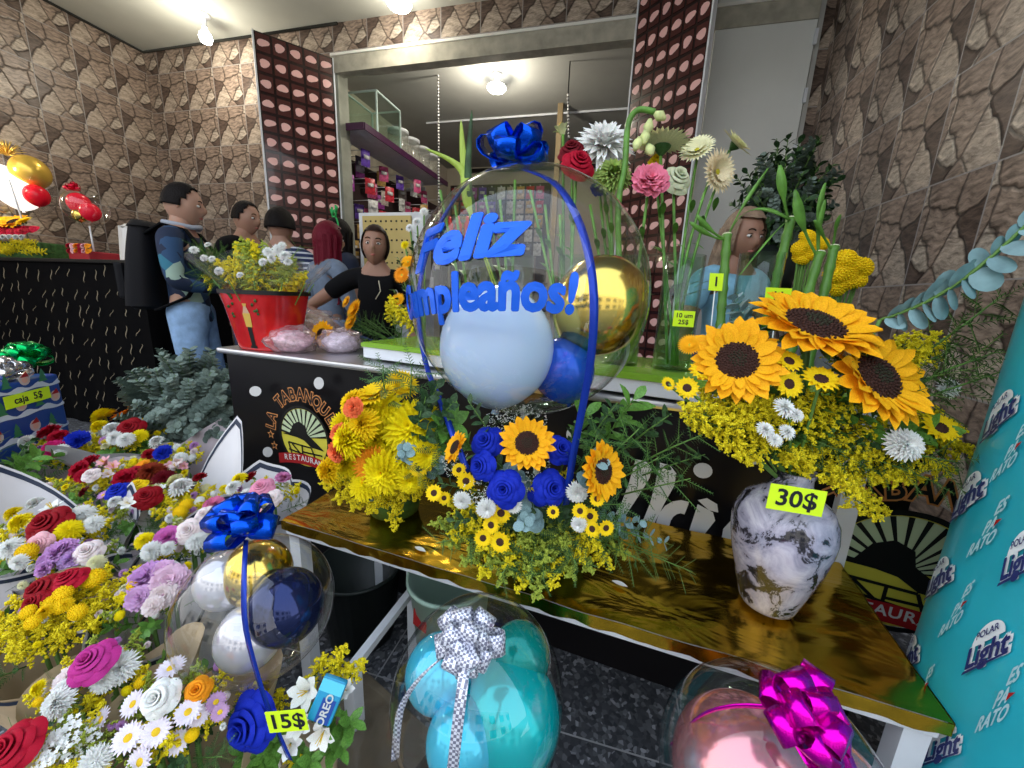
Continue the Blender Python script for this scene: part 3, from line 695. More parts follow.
# printed artwork on the front: built flat in counter coordinates, lifted a hair off the face
def loc(p): q = Vector(p) - CO; return Vector((q.dot(U), q.dot(V), q.z))
art = lambda name, mb, mats: obj(name, mb.mesh(name, mats, False), ct)
M_pw = mat('white print', (.62, .62, .62), .45); M_py = mat('yellow print', (.62, .55, .06), .45); M_pr = mat('red print', (.38, .012, .015), .4); M_po = mat('orange print', (.62, .25, .08), .45); M_pg = mat('pale green print', (.5, .6, .38), .45)
def flat(mb, pts, y, m): mb.add([(x, -y, z) for x, z in pts], [tuple(range(len(pts)))], m)
def fan(mb, c, pts, y, m): mb.add([(c[0], -y, c[1])] + [(x, -y, z) for x, z in pts], [(0, j + 1, (j + 1) % len(pts) + 1) for j in range(len(pts))], m)
def emblem(cx, cz, R_):
    mb = MB(); y0 = .0225
    arc = lambda a0, a1, r, n=20: [(cx + r * cos(radians(a0 + (a1 - a0) * i / n)), cz + r * sin(radians(a0 + (a1 - a0) * i / n))) for i in range(n + 1)]
    fan(mb, (cx, cz), arc(0, 354, R_, 40), y0 - .001, 1)                        # yellow ground
    fan(mb, (cx, cz), arc(8, 172, R_ * .98) + [(cx, cz)], y0, 5)                # pale sky half
    for k in range(13):                                                          # radiating black rays
        a = 8 + k * 13.6; flat(mb, arc(a, a + 4.6, R_ * .98, 2) + [(cx, cz)], y0 + .0006, 0)
    pts = [(-.98, .02), (-.6, .10), (-.42, .42), (-.15, .55), (.12, .42), (.18, .15), (.55, -.1), (.85, -.32), (.3, -.28), (0, -.08), (-.3, -.02)]
    flat(mb, [(cx + R_ * x, cz + R_ * z) for x, z in pts], y0 + .0012, 0)        # dark silhouette
    for x0, z0, x1, z1 in ((-.7, -.25, -.55, -.8), (-.7, -.25, .3, -.3), (-.1, -.28, -.1, -.8), (-.7, -.5, .2, -.62), (.3, -.3, .5, -.8), (-.55, -.28, 0, -.75), (-.1, -.5, .75, -.5)):
        q = Vector((x1 - x0, z1 - z0)).normalized() * .028; flat(mb, [(cx + R_ * (x0 - q.y), cz + R_ * (z0 + q.x)), (cx + R_ * (x0 + q.y), cz + R_ * (z0 - q.x)), (cx + R_ * (x1 + q.y), cz + R_ * (z1 - q.x)), (cx + R_ * (x1 - q.y), cz + R_ * (z1 + q.x))], y0 + .0012, 0)
    ro = arc(-8, 353, R_ * 1.09, 40); ri = arc(-8, 353, R_, 40)
    for j in range(40): flat(mb, [ro[j], ro[j + 1], ri[j + 1], ri[j]], y0 + .0014, 0)
    for j in range(16):                                                          # curved red banner
        s0, s1 = -1 + j / 8, -1 + (j + 1) / 8; zf = lambda s: -.78 - .16 * (1 - s * s) * -1 - .1
        flat(mb, [(cx + R_ * 1.2 * s0, cz + R_ * (zf(s0) - .22)), (cx + R_ * 1.2 * s1, cz + R_ * (zf(s1) - .22)), (cx + R_ * 1.2 * s1, cz + R_ * (zf(s1) + .14)), (cx + R_ * 1.2 * s0, cz + R_ * (zf(s0) + .14))], y0 + .002, 2)
    art('round_emblem', mb, [M_black, M_py, M_pr, M_po, M_pw, M_pg])
    mb = MB()
    for i, ch in enumerate('RESTAURANT'):
        s = (-1 + 2 * (i + .5) / 10) * .8; z = -.72 - .16 * (s * s) + .0 - .02
        for off, m, ly in ((.012, 0, .0246),):
            vs, fs = text_geo(ch, R_ * .27, .02); mb.add([(cx + R_ * 1.2 * s + v.x, -ly, cz + R_ * z + v.y) for v in vs], fs, 0)
    art('banner_lettering', mb, [M_pw])
    mb = MB(); word = 'LA TABANQUERA'
    for i, ch in enumerate(word):
        if ch == ' ': continue
        a = radians(172 - 164 * i / (len(word) - 1)); r = R_ * 1.45
        for off, m, ly in ((.07, 0, .0235), (.015, 1, .0245)):
            vs, fs = text_geo(ch, R_ * .58, off); t = a - pi / 2
            mb.add([(cx + r * cos(a) + v.x * .8 * cos(t) - v.y * sin(t), -ly, cz + r * sin(a) + v.x * .8 * sin(t) + v.y * cos(t)) for v in vs], fs, m)
    art('arched_lettering', mb, [M_po, M_black])
    mb = MB()
    for sx_, sz in ((-1.5, -.12), (-1.38, -.5), (1.5, -.12), (1.38, -.5)):
        for rr, ly, m in ((.17, .0232, 0), (.1, .0240, 1)):
            fan(mb, (cx + R_ * sx_, cz + R_ * sz), [(cx + R_ * (sx_ + rr * (1 if j % 2 else .45) * sin(j * pi / 5)), cz + R_ * (sz - rr * (1 if j % 2 else .45) * cos(j * pi / 5))) for j in range(10)], ly, m)
    art('stars', mb, [M_po, M_black])
e1 = loc(PAN(309, 436)); emblem(e1.x, e1.z, .112)
e2 = loc(PAN(893, 566)); emblem(e2.x, e2.z, .135)
def glyph(polys, mb, y=.0225, name='letter_print'):
    for P in polys:
        if name: mb = MB()
        flat(mb, [((lambda q: (q.x, q.z))(loc(PAN(u, v)))) for u, v in P], y, 0)
        if name: art(name, mb, [M_pw])
def ell(u, v, a, b, n=18, rot=0): return [(u + a * cos(2 * pi * i / n) * cos(rot) - b * sin(2 * pi * i / n) * sin(rot), v + a * cos(2 * pi * i / n) * sin(rot) + b * sin(2 * pi * i / n) * cos(rot)) for i in range(n)]
glyph([[(636, 456), (646, 458), (652, 464), (650, 474), (641, 489), (626, 512), (615, 512), (622, 500), (630, 478)], [(659, 459), (670, 462), (676, 470), (674, 482), (664, 500), (654, 520), (646, 536), (636, 534), (650, 500), (656, 478)]], mb)
mb = MB()
for dl in range(14):   # round bowl of the next letter
    a0, a1 = dl * pi / 9 + .2, (dl + 1) * pi / 9 + .2
    glyph([[(680 + 24 * cos(a0), 522 + 26 * sin(a0)), (680 + 24 * cos(a1), 522 + 26 * sin(a1)), (680 + 11 * cos(a1), 524 + 15 * sin(a1)), (680 + 11 * cos(a0), 524 + 15 * sin(a0))]], mb, name=None)
art('letter_print', mb, [M_pw])
glyph([[(697, 500), (712, 508), (714, 516), (700, 534), (676, 560), (668, 560), (686, 534)], ell(702, 467, 9.5, 7.5, rot=.2), [(697, 496), (706, 494), (716, 500), (717, 508), (708, 506)], [(733, 512), (722, 524), (718, 546), (724, 560), (738, 565), (742, 520)]], mb)
for u, v, a, b in ((261, 390, 6, 5), (324, 382, 5, 6), (273, 450, 5, 5), (576, 432, 8, 8), (752, 456, 7, 5)): glyph([ell(u, v, a, b)], mb, name='white_dot')

# white steel table behind with lime green film, in front of the counter
a = Vector((-.847, 1.209, .92)); b = Vector((.188, 1.004, .92)); u2 = (b - a).normalized(); TW = 1.43
wt = thing('display_table', 'white metal table edged in lime green film under the glass vases', 'table', (a.x, a.y - .0, 0), rz=atan2(u2.y, u2.x)); D2 = .30
mb = MB(); mb.box((TW / 2, .0, .895), (TW, .03, .05), bev=.003); mb.box((TW / 2, D2, .895), (TW, .03, .05)); mb.box((0.015, D2 / 2, .895), (.03, D2, .05)); mb.box((TW - .015, D2 / 2, .895), (.03, D2, .05))
obj('frame', mb.mesh('table frame', M_frame, False), wt)
mb = MB(); mb.box((TW / 2, D2 / 2, .922), (TW + .01, D2 + .02, .006)); mb.box((TW / 2, -.018, .916), (TW + .01, .003, .014))
obj('green_film', mb.mesh('green film', mat('lime green film', (.22, .42, .03), .25, coat=.3), False), wt)
mb = MB()
wl = Vector((.484, .86, 0))
obj('leg', MB().box((TW - .02, -.006, .44), (.035, .03, .88)).mesh('leg', M_frame, False), wt)
for x, y in ((.02, .03), (.02, D2 - .02), (TW - .15, D2 - .02)): obj('leg', MB().box((x, y, .871), (.03, .03, .02)).mesh('leg', M_frame, False), wt)

# gold foil table
GA = FZ(285, 522, .55); GB = FZ(945, 722, .55); gu = (GB - GA).normalized(); gv = Vector((-gu.y, gu.x, 0)); GL = (GB - GA).length; GD = .335
g = thing('gold_table', 'low white metal table covered in shiny gold foil', 'table', (GA.x, GA.y, 0), rz=atan2(gu.y, gu.x))
mg = bpy.data.materials.new('gold foil'); mg.use_nodes = True; n = mg.node_tree; bb = n.nodes['Principled BSDF']
bb.inputs['Base Color'].default_value = (.62, .38, .03, 1); bb.inputs['Metallic'].default_value = 1; bb.inputs['Roughness'].default_value = .17
t = n.nodes.new('ShaderNodeTexCoord'); mp = n.nodes.new('ShaderNodeMapping'); mp.inputs['Scale'].default_value = (2.2, 5, 3); mp.inputs['Rotation'].default_value = (0, 0, .6)
z1 = n.nodes.new('ShaderNodeTexNoise'); z1.inputs['Scale'].default_value = 2.2; z1.inputs['Detail'].default_value = 3; z1.inputs['Distortion'].default_value = 1.0
n.links.new(t.outputs['Object'], mp.inputs[0]); n.links.new(mp.outputs[0], z1.inputs['Vector']); bp = n.nodes.new('ShaderNodeBump'); bp.inputs['Strength'].default_value = .4; bp.inputs['Distance'].default_value = .015
n.links.new(z1.outputs['Fac'], bp.inputs['Height']); n.links.new(bp.outputs[0], bb.inputs['Normal'])
def cr_(x, y): return .004 * noise.noise(Vector((x * 9, y * 5, 1))) + .003 * noise.noise(Vector((x * 6 + y * 14, y * 22 - x * 9, 3)))
mb = MB(); mb.grid(lambda a, b: (a * (GL + .012) - .006, b * (GD + .02) - .004, .556 + cr_(a * GL, b * GD)), 90, 26)
mb.grid(lambda a, b: (a * (GL + .012) - .006, -.006 - .004 * abs(sin(a * 60)) * (1 - b), .556 - .022 * (1 - b) + (cr_(a * GL, 0) if b == 1 else .002 * sin(a * 90))), 90, 3)
mb.grid(lambda a, b: (GL + .008, a * (GD + .02) - .004, .556 - .02 * (1 - b) + cr_(GL, a * GD)), 20, 2)
fo = obj('gold_foil', mb.mesh('foil', [mg]), g)
mb = MB(); mb.box((GL / 2, .016, .535), (GL, .032, .034), bev=.003); mb.box((GL / 2, GD - .01, .535), (GL, .032, .034)); mb.box((.016, GD / 2, .535), (.032, GD - .03, .034)); mb.box((GL - .016, GD / 2, .535), (.032, GD - .03, .034)); mb.box((GL / 2, GD / 2, .545), (GL - .03, GD - .03, .012))
obj('frame', mb.mesh('table frame', M_frame, False), g)
for x in (.02, GL - .02):
    for y in (.02, GD - .02): obj('leg', MB().box((x, y, .26), (.032, .032, .52)).mesh('leg', M_frame, False), g)
cb0 = ON(412, 590, 2, .24); cb1 = ON(350, 672, 2, .24)
def gl(p): q = Vector(p) - Vector((GA.x, GA.y, 0)); return Vector((q.dot(gu), q.dot(gv), q.z))
l0, l1 = gl(FZ(414, 588, .26)), gl(FZ(352, 668, .26))
mb = MB(); mb.tube([l1, l0], .014, 4); obj('stretcher', mb.mesh('stretcher', M_frame, False), g)
obj('leg', MB().box((l1.x, l1.y, .13), (.03, .03, .26)).mesh('leg', M_frame, False), g); obj('leg', MB().box((l0.x, l0.y, .27), (.03, .03, .53)).mesh('leg', M_frame, False), g)
# buckets under the table
def bucket(name, label, p, r0, r1, h, m, cat='bucket', extra=None):
    t = thing(name, label, cat, p); mb = MB(); mb.lathe([(.001, 0), (r0, 0), (r1, h), (r1 + .008, h), (r1 + .008, h - .012), (r1 - .004, h - .004), (r0 - .004, .008), (.001, .008)], 32); obj('bucket_body', mb.mesh('bucket', m), t)
    return t
bucket('bucket', 'black bucket standing under the gold table left of the stretcher', FZ(385, 655, 0) + Vector((-.12, .06, 0)), .10, .13, .26, mat('black plastic', (.012, .018, .016), .4))
tb = bucket('bucket', 'pale green bucket with a red mark under the gold table', FZ(450, 680, 0) + Vector((0, .0, 0)), .08, .11, .36, mat('pale green tub', (.42, .6, .5), .45))
mb = MB(); mb.box((0, 0, 0), (.05, .002, .045), 0); q = obj('red_mark', mb.mesh('mark', [M_pr], False), tb); q.location = (-.045, -.092, .28); q.rotation_euler = (-.08, 0, -.4)

# black bar counter at the left, skirt with gold feather print
BY = 2.0; bl = ON(0, 258, 1, BY).x; tz = 1.243
bc = thing('bar_counter', 'tall counter at the left in a black skirt with gold feather print', 'counter', (-3.13, BY, 0))
mb = MB(); mb.grid(lambda a, b: (-1.76 + a * 1.76, .012 * sin(a * 34) * (1 - b), b * (tz - .02)), 70, 6); mb.grid(lambda a, b: (.0 + .008 * sin(a * 20), a * .6, b * (tz - .02)), 20, 4)
obj('skirt', mb.mesh('skirt', mat('black skirt cloth', (.003, .003, .0035), .8, spec=.06)), bc)
mb = MB(); mb.box((-.88, .3, tz - .012), (1.78, .64, .024), bev=.004); obj('top', mb.mesh('counter top', M_black, False), bc)
random.seed(5); mb = MB()
for i in range(15):
    for j in range(9):
        x, z = -1.72 + i * .118 + random.uniform(-.03, .03), .14 + j * .125 + random.uniform(-.03, .03); a = random.uniform(.7, 1.9); L = random.uniform(.035, .06)
        if i == 14 and x > -.03: continue
        vs = []
        for k in range(6): s = k / 5 - .5; wv = .010 * (1 - abs(2 * s) ** 1.5) + .001; cxp = x + L * s * cos(a) + .012 * sin(5 * s); cz_ = z + 1.6 * L * s * sin(a); vs += [(cxp - wv / 2, -.016, cz_), (cxp + wv / 2, -.016, cz_ + wv * .3)]
        mb.add(vs, [(2 * k, 2 * k + 1, 2 * k + 3, 2 * k + 2) for k in range(5)])
obj('feather_print', mb.mesh('feathers', mat('gold feather print', (.30, .25, .17), .4)), bc)['kind'] = 'stuff'

# ================================================================ teal wrapped cooler at the right
KC = Vector((.742, .578, 0)); KR = .232; KH = 1.42
def KS(u, v):
    "pixel -> (angle, z) on the cooler's surface"
    c = Vector((0, 0, EYE)); d = W(u, v, 1) - c; o = c - KC; A = d.x ** 2 + d.y ** 2; B = 2 * (o.x * d.x + o.y * d.y); Cc = o.x ** 2 + o.y ** 2 - KR ** 2
    D = max(0, B * B - 4 * A * Cc); p = c + d * ((-B - sqrt(D)) / (2 * A)) - KC; return Vector((atan2(p.y, p.x) * KR, p.z))
kt = thing('wrapped_cooler', 'tall round cooler wrapped in teal printed beer film at the right edge', 'cooler', KC)
random.seed(3); mb = MB()
mb.grid(lambda a, b: ((KR - .004 * abs(noise.noise(Vector((cos(a * 6.283) * 3, sin(a * 6.283) * 3, b * 5)))) ) * cos(2 * pi * a), (KR - .004 * abs(noise.noise(Vector((cos(a * 6.283) * 3, sin(a * 6.283) * 3, b * 5))))) * sin(2 * pi * a), KH * b), 64, 40, wu=True)
mb.lathe([(KR, KH), (KR - .02, KH + .02), (.001, KH + .03)], 64)
obj('teal_film', mb.mesh('film', mat('teal film', (.02, .40, .50), .28, coat=.2, bump=.25, bscale=7, var=.12, vscale=6)), kt)
M_navy = mat('navy print', (.02, .03, .14), .35); M_wp = mat('white film print', (.78, .84, .86), .35); M_pale = mat('pale blue film print', (.42, .68, .74), .4)
def cyl(s, z, o): a = s / KR; r = KR + o; return (r * cos(a), r * sin(a), z)
def decal(u, v, du, dv, uu, uv, items, name='logo_print'):
    "frame on the film: centre pixel, pixel reached by +1 x unit, pixel reached by +1 y unit"
    c = KS(u, v); k = 1.22 if name == 'logo_print' else 1.08; ex = (KS(u + du, v + dv) - c) * k; ey = (KS(u + uu, v + uv) - c) * k; mb = MB()
    for body, size, off, x, y, o, m, sh_ in items:
        if isinstance(body, str): vs, fs = text_geo(body, size, off, 0, sh_)
        else: vs, fs = [Vector((a, b, 0)) for a, b in body], [tuple(range(len(body)))]
        out = []
        for q in vs: r = c + ex * (q.x + x) + ey * (q.y + y); out.append(cyl(r.x, r.y, o))
        mb.add(out, fs, m)
    obj(name, mb.mesh('print', [M_wp, M_navy, M_pale, M_pr], False), kt)
arch = [(.78 * cos(pi * i / 12) - .05, .38 + .62 * sin(pi * i / 12)) for i in range(13)]
sh9 = [(dx, dy) for dx in (-.075, 0, .075) for dy in (-.075, 0, .075)]; sh5 = [(-.03, 0), (0, 0), (.03, 0), (0, .025), (0, -.025)]
light_items = lambda: [('Light', 1.0, .02, dx, -.05 + dy, .0025, 0, .12) for dx, dy in sh9] + [(arch, 1, 0, 0, 0, .0025, 0, 0)] + [('Light', 1.0, .005, dx, -.05 + dy, .0042, 1, .12) for dx, dy in sh5] + [([(-1.08, -.52), (1.0, -.44), (1.05, -.36), (-1.02, -.42)], 1, 0, 0, 0, .0042, 1, 0), ('POLAR', .34, .02, -.05, .66, .0042, 1, 0)]
espa_items = lambda: [(wd, .95, .0, x + dx, y + dy, .003, 2, 0) for wd, x, y in (('ES', .35, .85), ('PA', .05, .05), ('RATO', -.1, -.75)) for dx, dy in ((-.04, 0), (0, 0), (.04, 0), (0, .03), (0, -.03))] + [([(.62, .12), (1.25, -.02), (.65, -.22)], 1, 0, 0, 0, .0045, 3, 0)]
for (u, v, du, dv, uu, uv) in ((1001, 418, 15, -13, 4, -20), (1022, 562, 16, -8, 4, -26), (969, 499, 15, -11, 4, -20), (940, 581, 12, -8, 3, -18), (989, 651, 19, -9, 4, -24), (911, 659, 8, -6, 3, -18), (944, 748, 15, -5, 3, -22)): decal(u, v, du, dv, uu, uv, light_items())
for (u, v, du, dv, uu, uv) in ((1014, 452, 10, -8, 9, -20), (992, 528, 11, -7, 9, -20), (960, 610, 9, -7, 8, -18), (1003, 700, 12, -6, 10, -24), (925, 690, 6, -5, 6, -16)): decal(u, v, du, dv, uu, uv, espa_items(), 'slogan_print')

# ================================================================ balloon arrangements
def rel(p, root): return Vector(p) - Vector(root.location)
def spray_to(root, c0, target, s, kind='y'):
    d = (Vector(target) - Vector(c0)).normalized(); return golden(root, Vector(target) - d * s * .9, d, s, kind)
def sprig_to(root, c0, target, s, kind='broad'):
    d = (Vector(target) - Vector(c0)).normalized(); return sprig(root, Vector(target) - d * s * .75, d, s, kind)
def euc_to(root, c0, target, s, pale=0, n=16, size=.13, name='eucalyptus_sprig'):
    d = (Vector(target) - Vector(c0)).normalized(); return eucal(root, Vector(target) - d * s, d, s, pale, n=n, size=size, name=name)
M_lat = mat('pale blue latex', (.50, .66, .88), .16, sss=.1); M_gchr = mat('gold chrome latex', (.75, .55, .12), .16, metal=1); M_bchr = mat('deep blue latex', (.01, .08, .5), .15, metal=.3)
M_nchr = mat('midnight blue chrome', (.02, .03, .10), .1, metal=.7); M_schr = mat('silver white latex', (.58, .58, .64), .14, metal=.5); M_teal = mat('teal latex', (.0, .42, .45), .15, metal=.35); M_tblue = mat('light blue latex', (.06, .5, .7), .15, metal=.35)
M_pchr = mat('rose chrome latex', (.75, .30, .33), .16, metal=.75)
def inner(root, p, r, m, name='inner_balloon', label=None, ax=(0, 0, 1)):
    mb = MB(); mb.lathe([(r * sin(pi * t / 20) * (1 + .02 * cos(pi * t / 20)), r * (-1.06 * cos(pi * t / 20) - (.08 * max(0, 1 - t / 4) if t < 4 else 0))) for t in range(1, 20)] + [(.001, r * 1.06)], 32)
    mb.lathe([(.001, -r * 1.22), (r * .08, -r * 1.22), (r * .04, -r * 1.14), (r * .15, -r * 1.09)], 12)
    return obj(name, mb.mesh('balloon', m), root, orient(p, ax, 1, 0, root), label=label)
def shell(root, c, r, sq=1.03):
    mb = MB(); mb.lathe([(max(.001, r * sin(pi * t / 40)), -r * sq * cos(pi * t / 40)) for t in range(41)], 56)
    for k in range(9):       # gathered neck
        pass
    mb.tube([(0, 0, -r * sq), (0, 0, -r * sq - .03)], [.004, .01], 10)
    return obj('clear_balloon', mb.mesh('clear balloon', M_film), root, loc=rel(c, root))

# ---- large birthday arrangement
c0 = W(528, 297, .75); BR = .226
A = thing('birthday_arrangement', 'large clear balloon reading Feliz Cumpleaños over sunflowers and blue roses', 'arrangement', (-.10, .755, .562))
core = Vector((-.10, .76, .64))
mb = MB(); mb.lathe([(.001, 0), (.085, 0), (.10, .07), (.095, .075), (.001, .08)], 28); obj('container', mb.mesh('container', M_green), A)
mb = MB(); mb.tube([rel(c0, A) + Vector((0, 0, -BR)), rel(core, A)], .006, 6); obj('support_stick', mb.mesh('stick', M_white), A)
shell(A, c0, BR, 1.02)
inner(A, W(497, 347, .735), .108, M_lat, label='pale blue inner balloon'); inner(A, W(600, 306, .76), .093, M_gchr, label='gold inner balloon', ax=(.5, 0, 1)); inner(A, W(563, 370, .77), .062, M_bchr, label='deep blue inner balloon', ax=(-.3, .4, 1))
def on_ball(c, r, lon, lat): return Vector(c) + (RC[0] * (sin(lon) * cos(lat)) + RC[1] * sin(lat) + RC[2] * (cos(lon) * cos(lat))) * r
M_txt = mat('blue foil letters', (.01, .12, .75), .25, metal=.3)
def curved(body, size, off, lon, lat, lon_w, tilt, sh_):
    vs, fs = text_geo(body, 1, .012, .012, sh_); x0 = min(v.x for v in vs); x1 = max(v.x for v in vs); k = lon_w / (x1 - x0); mb = MB()
    for dx, dy in ((0, 0), (off, 0), (-off, 0), (0, off), (0, -off), (off * .7, off * .7), (-off * .7, -off * .7), (off * .7, -off * .7), (-off * .7, off * .7)):
        mb.add([on_ball(c0, BR * 1.012 + v.z * .1, (v.x + dx - x0) * k + lon, (v.y + dy) * size + lat + tilt * ((v.x - x0) / (x1 - x0))) - Vector(A.location) for v in vs], fs)
    return obj('lettering', mb.mesh('lettering', M_txt, False), A)
curved('Feliz', .40, .034, -.93, .16, .90, .0, .2)
curved('Cumpleaños!', .33, .032, -1.28, -.14, 1.54, -.07, .1)
# ribbons and bow
wdv = CF(1, 0, .2)
ribbon(A, [W(520, 168, .74), W(553, 182, .62), W(576, 215, .565), W(590, 262, .54), W(594, 310, .535), W(590, 365, .56), W(580, 420, .60), W(572, 462, .63), W(566, 505, .66)], CF(1, .1, 0), .012, M_ribbon)
ribbon(A, [W(512, 168, .76), W(470, 180, .9), W(432, 240, .97), W(418, 300, .98), W(425, 360, .90), W(440, 400, .78), W(455, 440, .70), W(468, 472, .68)], CF(1, .2, 0), .012, M_ribbon)
bow(A, W(513, 160, .74), CF(0, 1, .35), .072, .040, 9, M_bow, seed=4, spread=.75)
# flowers
for u, v, z, r, d in ((527, 443, .865, 29, (0, .35, 1)), (603, 471, .84, 31, (.75, .1, 1)), (455, 447, .85, 18, (-.8, .5, .5))):
    p = FZ(u, v, z); sunflower(A, p, CF(*d), px(r, p), random.uniform(0, 6))
for u, v, z, r, d in ((487, 442, .85, 17, (-.4, .5, 1)), (482, 466, .82, 15, (-.6, .2, 1)), (505, 489, .79, 19, (-.2, .2, 1)), (551, 488, .79, 18, (.3, .2, 1)), (560, 450, .845, 15, (.3, .5, 1)), (541, 495, .77, 13, (0, -.2, 1))):
    p = FZ(u, v, z); flower(A, 'rose', C_BLUE, p, CF(*d), px(r, p))
for u, v, z, r in ((466, 481, .79, 10), (459, 470, .80, 8), (434, 493, .77, 9), (444, 498, .76, 7), (501, 513, .745, 11), (491, 525, .73, 9.5), (483, 538, .71, 9.5), (500, 542, .705, 11.5), (597, 499, .80, 8), (595, 488, .80, 7), (580, 511, .765, 8.5), (590, 516, .755, 9), (592, 529, .74, 9), (606, 528, .745, 9), (553, 512, .76, 7)):
    p = FZ(u, v, z); flower(A, 'small', C_YEL, p, flick(CF(0, .15, 1), .3), px(r, p))
for u, v, z, r in ((486, 508, .76, 11), (514, 505, .76, 9), (579, 524, .745, 9), (577, 492, .79, 12), (462, 500, .77, 10)):
    p = FZ(u, v, z); flower(A, 'mum', C_WHT, p, flick(CF(0, .2, 1)), px(r, p))
for u, v, z, r in ((528, 470, .80, 22), (480, 488, .78, 17), (525, 425, .86, 22), (500, 425, .87, 18), (455, 462, .80, 14)):
    p = FZ(u, v, z); obj('gypsophila_cloud', m_gyp(u % 3), A, orient(p, CF(0, .3, 1), px(r, p), 0, A))
for u, v, z, s_, k in ((440, 500, .70, .075, 'y'), (432, 525, .67, .075, 'g'), (445, 545, .65, .08, 'g'), (462, 562, .63, .08, 'g'), (480, 575, .62, .08, 'y'), (500, 583, .61, .08, 'g'), (520, 590, .60, .085, 'y'), (535, 600, .60, .07, 'g'), (552, 588, .61, .08, 'y'), (572, 578, .62, .08, 'g'), (592, 572, .63, .08, 'g'), (612, 565, .64, .08, 'y'), (628, 556, .65, .07, 'g'), (470, 525, .70, .07, 'y'), (455, 515, .70, .07, 'y'), (520, 545, .68, .08, 'g'), (545, 560, .66, .08, 'g'), (565, 545, .68, .08, 'g'), (480, 550, .67, .08, 'y'), (600, 548, .68, .07, 'y'), (570, 470, .80, .05, 'y'), (535, 487, .79, .04, 'y'), (450, 535, .67, .08, 'y'), (505, 565, .64, .08, 'y'), (530, 575, .63, .08, 'g'), (585, 560, .65, .08, 'y'), (487, 565, .64, .07, 'g')):
    spray_to(A, core, FZ(u, v, z), s_, k)
for u, v, z, s_, k in ((470, 540, .68, .09, 'fern'), (530, 555, .66, .1, 'fern'), (560, 530, .69, .1, 'fern'), (600, 545, .68, .1, 'fern'), (640, 560, .66, .10, 'fern'), (665, 555, .65, .10, 'fern'), (650, 535, .70, .1, 'fern'), (690, 570, .64, .08, 'fern'), (620, 520, .74, .08, 'fern'), (440, 545, .66, .09, 'fern'), (500, 570, .64, .09, 'fern'), (575, 560, .66, .1, 'fern'), (540, 575, .63, .09, 'fern'), (455, 520, .71, .09, 'small'), (560, 515, .73, .09, 'small'), (440, 480, .76, .08, 'small'), (450, 430, .84, .09, 'broad'), (575, 430, .86, .09, 'small'), (600, 440, .88, .09, 'fern'), (500, 460, .80, .1, 'small'), (550, 470, .80, .1, 'small'), (525, 510, .74, .1, 'small'), (620, 500, .78, .09, 'fern'), (640, 430, .90, .11, 'fern'), (668, 412, .93, .11, 'small'), (655, 462, .85, .1, 'fern'), (695, 432, .90, .11, 'fern'), (685, 478, .82, .1, 'fern'), (612, 402, .94, .1, 'small'), (635, 400, .94, .11, 'broad'), (590, 412, .90, .09, 'broad'), (700, 452, .86, .09, 'small'), (470, 405, .92, .09, 'small')):
    sprig_to(A, core, FZ(u, v, z), s_, k)
for u, v, z, s_, sz_ in ((523, 515, .75, .07, .22), (640, 530, .72, .10, .12), (668, 538, .70, .10, .12), (610, 460, .86, .08, .2), (510, 475, .80, .07, .25)):
    euc_to(A, core, FZ(u, v, z), s_, 1, 8, sz_)

# ---- yellow chrysanthemum arrangement on the left of the gold table
B = thing('yellow_arrangement', 'bright yellow and orange chrysanthemum arrangement on the left end of the gold table', 'arrangement', FZ(395, 508, .562)); b0 = Vector(B.location) + Vector((0, .02, .09))
mb = MB(); mb.lathe([(.001, 0), (.06, 0), (.07, .06), (.001, .065)], 24); obj('container', mb.mesh('container', M_green), B)
for u, v, z, r, c, k, d in ((410, 428, .83, 31, C_LEM, 'mum', (.1, .3, 1)), (375, 395, .90, 22, C_YEL, 'ger', (-.2, .9, .6)), (402, 385, .91, 18, C_YEL, 'ger', (.6, .6, .8)), (352, 440, .82, 22, C_LEM, 'mum', (-.7, .2, 1)), (385, 470, .75, 27, C_LEM, 'mum', (0, 0, 1)), (357, 405, .88, 19, C_YEL, 'mum', (-.6, .5, .8)), (372, 464, .765, 20, C_ORG, 'ger', (0, .2, 1)), (354, 408, .89, 11, C_CORAL, 'carn', (-.2, .3, 1)), (341, 434, .83, 12, C_CORAL, 'carn', (-.6, .1, 1)), (338, 451, .80, 12, C_CORAL, 'carn', (-.6, 0, 1)), (331, 470, .76, 16, C_YEL, 'mum', (-.8, 0, 1)), (380, 440, .80, 22, C_LEM, 'mum', (-.3, .1, 1)), (425, 455, .79, 18, C_LEM, 'mum', (.5, 0, 1)), (365, 425, .85, 19, C_YEL, 'mum', (-.3, .3, 1)), (410, 478, .74, 17, C_LEM, 'mum', (.2, -.2, 1)), (386, 408, .87, 20, C_LEM, 'mum', (0, .4, 1))):
    p = FZ(u, v, z); flower(B, k, c, p, CF(*d), px(r, p))
for u, v, z, r in ((395, 450, .79, 20), (365, 445, .80, 20), (420, 440, .81, 18), (350, 462, .77, 18), (400, 465, .76, 19), (365, 485, .73, 17), (390, 425, .84, 19), (345, 425, .84, 15), (425, 415, .86, 15), (370, 412, .87, 16)):
    p = FZ(u, v, z - .01); flower(B, 'mum', C_LEM, p, flick(CF(-.1, .2, 1), .35), px(r, p))
p = FZ(419, 468, .77); flower(B, 'small', C_YEL, p, CF(.3, 0, 1), px(10, p))
for u, v, z, s_ in ((322, 485, .70, .08), (335, 500, .67, .08), (352, 508, .66, .08), (370, 512, .65, .08), (395, 510, .65, .07), (418, 495, .68, .08), (432, 485, .71, .07), (345, 492, .68, .08), (378, 500, .67, .07), (395, 530, .62, .05), (320, 470, .74, .07), (405, 498, .68, .07)): spray_to(B, b0, FZ(u, v, z), s_, 'y')
